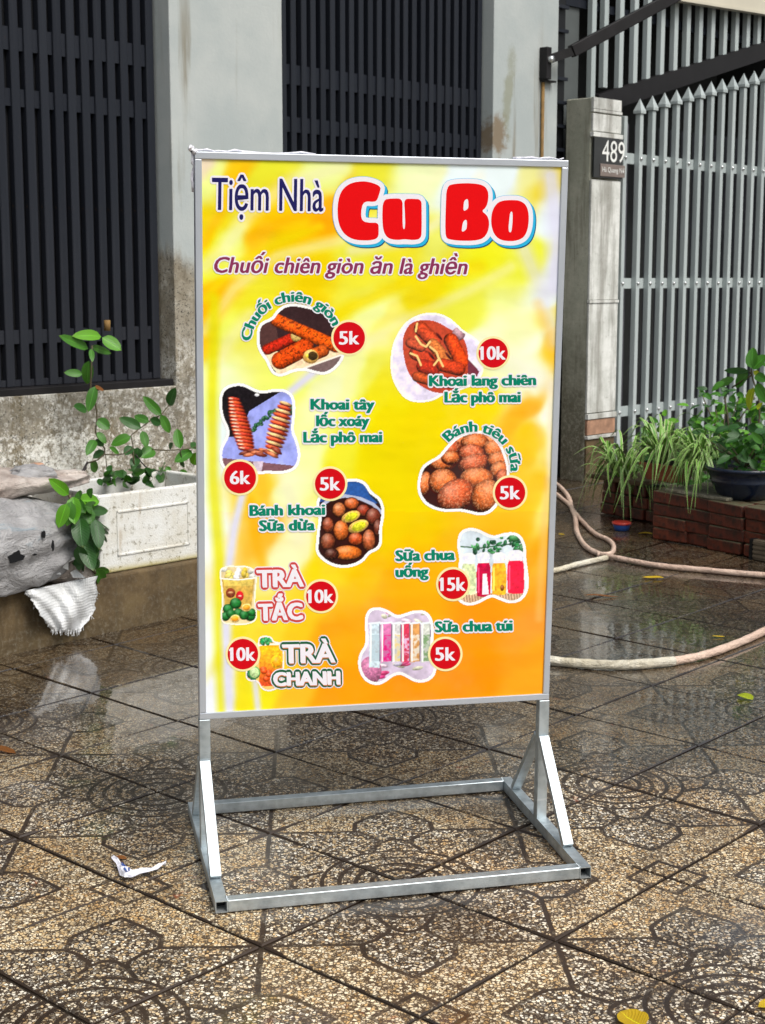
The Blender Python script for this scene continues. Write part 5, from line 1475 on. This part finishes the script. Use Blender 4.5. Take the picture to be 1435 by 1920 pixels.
stub = MB().tube([tuple(fac(201, 620, .74)), tuple(fac(201, 600, .74))], .013, 8).obj('wooden_stub', MAT['rust']); stub.matrix_world = FM
tag(stub, 'short weathered wooden stub poking up before the left shutter', 'stub')

Z0a = (.20833, 0, 840)
bush = thing('leafy_bush', 'dense bright and dark green leafy sprig between the grey sack and the styrofoam box', 'bush', FM)
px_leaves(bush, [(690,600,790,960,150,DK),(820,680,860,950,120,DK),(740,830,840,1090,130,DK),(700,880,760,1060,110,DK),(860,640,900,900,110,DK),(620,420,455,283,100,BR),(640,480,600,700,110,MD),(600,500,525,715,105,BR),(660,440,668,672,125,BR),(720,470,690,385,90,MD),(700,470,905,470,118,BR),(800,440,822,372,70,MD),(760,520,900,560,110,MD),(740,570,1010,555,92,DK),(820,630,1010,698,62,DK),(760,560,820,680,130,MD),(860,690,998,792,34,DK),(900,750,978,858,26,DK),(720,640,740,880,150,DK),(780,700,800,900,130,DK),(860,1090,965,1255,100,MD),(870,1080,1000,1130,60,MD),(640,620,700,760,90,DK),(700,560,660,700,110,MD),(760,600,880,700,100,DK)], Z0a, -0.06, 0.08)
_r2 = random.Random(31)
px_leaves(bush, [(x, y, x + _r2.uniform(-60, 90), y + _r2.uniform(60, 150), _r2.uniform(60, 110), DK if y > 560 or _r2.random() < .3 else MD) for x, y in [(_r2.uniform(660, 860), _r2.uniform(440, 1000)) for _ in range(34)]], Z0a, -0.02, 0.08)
px_stem(bush, [(620,420),(680,560),(740,800),(820,1080),(860,1130)], Z0a, -0.03, .005)

# ------------------------------------------------------------------ hoses
def hose(pts, r, mat, label, z=None):
    P = []
    for k, (x, y) in enumerate(pts): P.append(tuple(gnd(x, y, r)))
    C_ = []
    n = len(P)
    for i in range(n - 1):
        a, b_, c_, d_ = [Vector(P[max(0, min(n - 1, i + j))]) for j in (-1, 0, 1, 2)]
        for k in range(8):
            t = k / 8
            C_.append(0.5 * ((2 * b_) + (-a + c_) * t + (2 * a - 5 * b_ + 4 * c_ - d_) * t * t + (-a + 3 * b_ - 3 * c_ + d_) * t ** 3))
    C_.append(Vector(P[-1]))
    C_ = [Vector((c.x, c.y, r + 0.001)) for c in C_]
    rs_ = [r * (1 + .05 * math.sin(i * 1.7) + .03 * math.sin(i * .63)) for i in range(len(C_))]
    o = MB().tube(C_, rs_, 12).obj('garden_hose', MAT[mat]); return tag(o, label, 'hose', None)
hose([(900, 830), (1040, 905), (1075, 960), (1083, 1000), (1105, 1030), (1150, 1045), (1230, 1060), (1320, 1069), (1435, 1079), (1600, 1090)], .0115, 'hose', 'pale pink garden hose running across the paving in front of the bricks')
hose([(860, 870), (1010, 912), (1060, 940), (1085, 970), (1115, 1000), (1140, 1012), (1151, 1024), (1146, 1038), (1120, 1040)], .0105, 'hose', 'twisted pink hose loop crossing the longer hose by the board')
hose([(800, 1100), (960, 1082), (1040, 1070), (1085, 1058), (1138, 1046)], .0115, 'hose_white', 'short pale hose end poking out behind the board toward the pink hose')
hose([(820, 1195), (930, 1225), (1040, 1240), (1110, 1246), (1180, 1247), (1265, 1240)], .0155, 'hose_white', 'white taped hose lying nearest the menu board on the right')
hose([(1262, 1240.5), (1320, 1229), (1380, 1208), (1435, 1183), (1560, 1120)], .0135, 'hose', 'pinkish hose curving away right from the white taped hose')

# ------------------------------------------------------------------ brick planter, pots and plants at the right
BA = gnd(1222, 1010); BB = gnd(1410, 1046)
bd = BB - BA; bl = np.linalg.norm(bd); bd = bd / bl; bn = np.array([bd[1], -bd[0], 0]); bn = bn if bn[1] < 0 else -bn
BMx = Matrix.Identity(4)
for i in range(3): BMx[i][0], BMx[i][1], BMx[i][3] = bd[i], -bn[i], BA[i]
planter = thing('brick_stack', 'low planter of stacked wet red bricks under the blue pot', 'brick planter', BMx)
brick_me = MB().box((-0.094, -0.045, -0.0265), (0.094, 0.045, 0.0265)).mesh('brick', MAT['brick'], 0.006, 2)
def bricks(x0, n, z0, courses, y=0.048, L=0.196):
    for c_ in range(courses):
        off = 0
        for k in range(n):
            o = link('brick', brick_me, planter)
            o.location = (x0 + L * (k + .5) + off + random.uniform(-.006, .006), y + random.uniform(-.006, .006), z0 + 0.055 * (c_ + .5))
            o.rotation_euler = (random.uniform(-.03, .03), random.uniform(-.035, .035), random.uniform(-.09, .09))
bricks(-0.005, 1, 0.001, 4); bricks(0.19, 1, 0.001, 4, 0.06, 0.12)
bricks(0.315, 3, 0.001, 4, 0.042); bricks(-0.02, 2, 0.001, 4, 0.15); bricks(0.40, 3, 0.001, 4, 0.15); bricks(0.0, 4, 0.001, 4, 0.26)
slab = MB().box((0.05, 0.02, 0.222), (0.40, 0.34, 0.236)).obj('slate_slab', MAT['cement'], planter, .004)
def bpos(px_, py_, yy):
    """point on the vertical plane yy metres behind the brick front"""
    P0 = BA - bn * yy
    X = hit(px_, py_, P0, bn); v = Vector(BMx.inverted() @ Vector(X)); return v
def bthing(name, label, cat, v, group=None):
    return thing(name, label, cat, BMx @ Matrix.Translation(v), group)
def pot_profile(r0, r1, h, rim=.008):
    return [(0.001, 0), (r0, 0), (r1, h - .02), (r1 + rim, h - .018), (r1 + rim, h), (r1 - .004, h), (r1 - .01, h - .03), (0.001, h - .035)]
v = bpos(1395, 943, 0.17)
bpot = bthing('blue_pot', 'wide navy blue ribbed plastic pot standing on the bricks', 'plant pot', Vector((v.x, 0.17, 0.223)))
MB().lathe([(0.001, 0), (.105, 0), (.125, .03), (.150, .075), (.153, .08), (.150, .085), (.165, .125), (.176, .128), (.176, .142), (.166, .142), (.158, .11), (.001, .105)], 36).obj('pot_body', MAT['blue_pot'], bpot)
MB().lathe([(.155, .112), (.08, .125), (.001, .128)], 24).obj('soil', MAT['soil'], bpot)
v = bpos(1250, 928, 0.22)
tp = bthing('terracotta_trough', 'small brown terracotta trough behind the brick edge holding a spider plant', 'plant pot', Vector((v.x, .22, .237)))
MB().add([(-.085, -.05, 0), (.085, -.05, 0), (.085, .05, 0), (-.085, .05, 0), (-.105, -.065, .075), (.105, -.065, .075), (.105, .065, .075), (-.105, .065, .075)], [(0, 3, 2, 1), (0, 1, 5, 4), (1, 2, 6, 5), (2, 3, 7, 6), (3, 0, 4, 7), (4, 5, 6, 7)]).box((-.112, -.072, .068), (.112, .072, .082)).obj('trough_body', MAT['terracotta'], tp, .003)
MB().box((-.10, -.06, .078), (.10, .06, .086)).obj('soil', MAT['soil'], tp)

blade_cache = []
def blade_mesh(L, W, rise, drop, seed):
    rr = random.Random(seed); vs = []; uv = []; fs = []; n = 11; bend = rr.uniform(-.5, .5)
    for i in range(n + 1):
        t = i / n
        y = L * (t * (1 - .25 * t * drop)); z = rise * L * (math.sin(min(1.0, t * 1.25) * math.pi / 2)) - drop * L * t ** 2.4
        w = W / 2 * (1 - t ** 2.2) * min(1, .55 + t * 2) + .0004
        bx = L * .22 * bend * t * t
        for j, sx in enumerate((-1, 0, 1)):
            vs.append((sx * w + bx, y, z - (0.25 * w if sx == 0 else 0))); uv.append((.5 + sx / 2, t))
    for i in range(n):
        for j in (0, 1):
            a = i * 3 + j; fs.append((a, a + 1, a + 4, a + 3))
    me = mesh_uv('leaf', vs, fs, uv, MAT['spider']); me.polygons.foreach_set('use_smooth', [True] * len(me.polygons))
    return me
for k in range(10):
    blade_cache.append(blade_mesh(0.25 + .03 * (k % 4), .015 + .003 * (k % 3), [1.0, .75, .6, .45][k % 4], [.45, .85, 1.15, .7, 1.4][k % 5], k))
def spider(name, label, pos, n, scale, az=None, spread=math.pi, up=False):
    root = bthing(name, label, 'spider plant', pos)
    for k in range(n):
        o = link('leaf', blade_cache[(k * 7) % 10 if not up else (k * 4) % 10], root)
        a = random.uniform(0, 2 * math.pi) if az is None else az + random.uniform(-spread, spread)
        s_ = scale * random.uniform(.65, 1.15)
        o.rotation_euler = (random.uniform(-.1, .35), random.uniform(-.3, .3), a); o.scale = (s_, s_, s_)
        o.location = (random.uniform(-.025, .025), random.uniform(-.02, .02), random.uniform(-.005, .01))
    return root
spider('spider_plant', 'striped spider plant spilling out of the terracotta trough', Vector((bpos(1245, 905, .22).x, .21, .315)), 95, .95)
v = bpos(1318, 880, .15); spider('spider_plant', 'striped spider plant with dense blades cascading down the brick front', Vector((v.x, .13, v.z)), 85, .66, math.pi, 1.3)
spider('spider_plant', 'tuft of upright striped blades above the cascading spider plant', Vector((bpos(1310, 870, .24).x, .24, bpos(1310, 870, .24).z)), 65, .85)
v = bpos(1168, 905, .30); spider('spider_plant', 'spider plant sprawling low toward the gate post at the left of the bricks', Vector((v.x, .30, v.z)), 90, .95)
dim = bthing('low_brick_pile', 'dim low brick pile under the sprawling spider plant', 'bricks', Vector((bpos(1165, 985, .30).x, .30, 0)))
for k in range(3):
    for j in range(4):
        o = link('brick', brick_me, dim); o.location = (-.10 + .1 * j, .10 + .01 * k, .03 + .055 * k); o.rotation_euler = (0, 0, 1.5 + random.uniform(-.1, .1))
o = MB().box((-.16, -.09, .19), (.20, .16, .212)).obj('slate_slab', MAT['ledge'], dim, .004)
v = bpos(1168, 978, .30)
tub = bthing('blue_tub', 'small blue plastic tub with red rim in the dark under the spider plant', 'tub', Vector((bpos(1166, 985, .05).x, .05, 0)))
MB().lathe([(.001, .002), (.034, .002), (.042, .03), (.042, .032), (.001, .030)], 20).obj('tub_body', MAT['blue'], tub); MB().lathe([(.043, .030), (.046, .031), (.046, .040), (.043, .041), (.001, .038)], 20).obj('rim', MAT['red'], tub)
blk = thing('concrete_block', 'ribbed grey concrete block lying before the bricks at the right edge', 'block', BMx @ Matrix.Translation(tuple(Vector(BMx.inverted() @ Vector(gnd(1412, 1048))) + Vector((0, -.015, 0)))))
kk = MB().box((0, 0, .001), (.16, .09, .088))
kk.obj('block_body', MAT['concrete_block'], blk, .003)
for k in range(4): MB().box((.012, -.006, .014 + .019 * k), (.155, .001, .024 + .019 * k)).obj('rib', MAT['concrete_block'], blk)
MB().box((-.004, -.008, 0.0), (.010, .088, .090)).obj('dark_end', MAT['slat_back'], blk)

# leafy shrubs behind the pots
def shrub(name, label, cat, root_v, leaves, size, mats, box_, stems=5, seed=1):
    rr = random.Random(seed); root = bthing(name, label, cat, root_v)
    (ax, ay, az_), (bx, by, bz) = box_
    for k in range(stems):
        tx, ty, tz = rr.uniform(ax, bx), rr.uniform(ay, by), rr.uniform(az_ + (bz - az_) * .4, bz)
        MB().tube([(0, 0, 0), (tx * .3, ty * .3, tz * .5), (tx, ty, tz)], [.005, .004, .002], 5).obj('stem', MAT['stem'], root)
    for k in range(leaves):
        p = Vector((rr.uniform(ax, bx), rr.uniform(ay, by), rr.uniform(az_, bz)))
        L = size * rr.uniform(.7, 1.3); dr = Vector((rr.uniform(-1, 1), rr.uniform(-1, .5), rr.uniform(-.5, .6))).normalized()
        leaf_at(root, p, p + dr * L, L * rr.uniform(.42, .6), MAT[rr.choice(mats)], (rr.uniform(-.6, .6), -.7, rr.uniform(.4, 1)), k, rr.uniform(.05, .25))
    return root
v = bpos(1395, 885, .17)
shrub('bushy_plant', 'dark bushy plant with rounded leaves in the navy blue pot', 'potted plant', Vector((v.x, .17, .335)), 130, .055, ['leaf_dark', 'leaf_dark', 'leaf_mid'], ((-.17, -.10, .0), (.16, .12, .20)), 7, 4)
v = bpos(1345, 790, .40)
shrub('bushy_plant', 'loose bush of small leaves against the foot of the gate', 'plant', Vector((v.x, .45, .30)), 150, .045, ['leaf_mid', 'leaf_dark', 'leaf_bright'], ((-.16, -.10, .02), (.15, .12, .36)), 9, 5)
v = bpos(1190, 850, .7)
shrub('dark_plant', 'dark green ground plant at the corner of gate and gate post', 'plant', Vector((v.x, .95, .05)), 110, .07, ['leaf_dark', 'leaf_dark', 'leaf_mid'], ((-.18, -.1, .02), (.30, .12, .24)), 6, 6)
v = bpos(1420, 880, .34)
shrub('bushy_plant', 'yellow-green low foliage filling the gap behind the blue pot', 'plant', Vector((v.x - .03, .38, .30)), 120, .05, ['leaf_mid', 'leaf_bright', 'leaf_dark'], ((-.22, -.06, .0), (.12, .10, .17)), 6, 9)
v = bpos(1265, 830, .62)
shrub('leafy_plant', 'mid green plant crowding the gate foot between the gate post and the blue pot', 'plant', Vector((v.x, .72, .10)), 130, .06, ['leaf_mid', 'leaf_dark', 'leaf_bright'], ((-.28, -.08, .05), (.30, .14, .36)), 8, 12)
v = bpos(1410, 780, .62)
shrub('leafy_plant', 'bright leafy plant behind the tall plant at the right edge of the gate', 'plant', Vector((v.x, .70, .10)), 120, .065, ['leaf_mid', 'leaf_bright'], ((-.25, -.08, .10), (.25, .14, .52)), 8, 13)
# tall plant with big leaves
tall = thing('tall_leafy_plant', 'tall plant with large oval leaves rising before the right end of the gate', 'plant', BMx)
V2 = (.17709, 1200, 620)
def tall_leaf(k, x0, y0, x1, y1, w, mk, yy=.30):
    sc, ox, oy = V2
    A_ = bpos(x0 * sc + ox, y0 * sc + oy, yy); B_ = bpos(x1 * sc + ox, y1 * sc + oy, yy + random.uniform(-.05, .05))
    kx = (bpos(1420, 800, yy) - bpos(1400, 800, yy)).length / 20
    leaf_at(tall, A_, B_, w * sc * kx, MAT[mk], (random.uniform(-.3, .3), -1, random.uniform(.2, .7)), k)
for k, a in enumerate([(1190,400,1190,170,110,MD),(1200,410,1330,250,130,MD),(1160,430,880,415,60,DK),(1150,450,1000,590,120,MD),(1000,510,800,580,80,MD),(900,540,760,630,70,MD),(1210,600,1140,830,110,'leaf_lime'),(1230,470,1330,520,80,MD),(1240,560,1340,760,100,MD),(1290,760,1250,830,60,'leaf_lime'),(960,690,1010,750,60,MD),(800,740,740,790,60,MD),(870,770,830,860,60,MD),(1200,430,1280,480,50,'leaf_lime'),(1100,1010,960,990,60,DK),(1160,1000,1290,1080,90,DK),(1130,1110,1030,1250,80,MD),(980,1230,1050,1400,110,MD),(1180,1360,1240,1460,90,MD),(1310,1580,1340,1720,90,BR),(880,700,910,640,40,MD),(1330,380,1400,300,90,MD)]): tall_leaf(k, *a)
sc_, ox_, oy_ = V2
for P in ([(1180, 400), (1200, 520), (1260, 680), (1270, 900), (1240, 1150), (1200, 1420)], [(1160, 430), (1190, 470)], [(900, 700), (930, 900), (960, 1200), (980, 1350)], [(980, 600), (1100, 520), (1190, 470)]):
    MB().tube([tuple(bpos(x * sc_ + ox_, y * sc_ + oy_, .31)) for x, y in P], .004, 6).obj('stem', MAT['stem'], tall)

# ------------------------------------------------------------------ litter on the paving
def ground_leaf(x, y, L, W, mk, label, rz, curl=.1, cat='leaf'):
    p = gnd(x, y)
    me = leaf_mesh('fallen_leaf', L, W, MAT[mk], -curl * .3, int(x), 1.0)
    o = link('fallen_leaf', me); o.location = (p[0], p[1], .004); o.rotation_euler = (0, random.uniform(-.08, .08), rz)
    return tag(o, label, cat, None)
ground_leaf(1208, 1932, .062, .052, 'leaf_yellow', 'bright yellow fallen leaf cut by the bottom edge of the photo', .5)
ground_leaf(1474, 1892, .05, .04, 'leaf_yellow', 'yellow fallen leaf at the bottom right corner', 1.6)
ground_leaf(1412, 1314, .055, .042, 'leaf_lime', 'yellow-green fallen leaf on dry tiles right of the stand', .7)
ground_leaf(1367, 1222, .03, .025, 'leaf_lime', 'small lime leaf touching the pink hose', .3)
ground_leaf(1360, 1196, .045, .012, 'leaf_yellow', 'thin curled yellow leaf between the two hoses at right', 1.5)
ground_leaf(1245, 1086, .085, .030, 'leaf_yellow', 'curled yellow leaf just in front of the long pink hose', 1.4)
ground_leaf(1160, 1120, .13, .025, 'leaf_brown', 'long rusty brown leaf lying flat right of the board', 1.55)
ground_leaf(30, 1414, .10, .035, 'leaf_brown', 'orange-brown wet leaf at the left edge of the paving', 1.2)
ground_leaf(1225, 1003, .07, .03, 'leaf_yellow', 'yellow leaf lying by the left end of the bricks', 1.3)
ground_leaf(1155, 880, .10, .07, 'leaf_brown', 'orange-brown dead leaf standing against the gate post foot', 0.2)
ground_leaf(1059, 1004, .03, .016, 'leaf_yellow', 'tiny pale leaf right beside the board edge', 1.4)
ground_leaf(238, 1614, .034, .020, 'leaf_brown', 'tan leaf tucked at the top of the plastic wrapper', 1.4)
wr = thing('plastic_wrapper', 'crumpled white and blue plastic wrapper on a tile joint left of the stand', 'wrapper')
def strip(pts, widths, mat, name):
    vs = []
    for (x, y), w in zip(pts, widths):
        P = gnd(x, y)
        for k in range(4):
            t = k / 3 - .5
            vs.append((P[0] + random.uniform(-.001, .001), P[1] + t * w, .006 + .010 * abs(math.sin(x * .13 + t * 3)) + random.uniform(0, .004)))
    n = len(pts)
    MB().add(vs, [(i * 4 + k, i * 4 + k + 1, i * 4 + 5 + k, i * 4 + 4 + k) for i in range(n - 1) for k in range(3)]).obj(name, mat, wr)
strip([(211, 1618), (220, 1628), (228, 1640), (236, 1648), (250, 1650), (266, 1647), (282, 1642), (298, 1636), (311, 1630)], [.02, .035, .045, .05, .035, .03, .03, .025, .012], MAT['film'], 'wrapper_film')
strip([(228, 1630), (236, 1640), (244, 1646)], [.018, .022, .016], MAT['blue'], 'printed_patch')
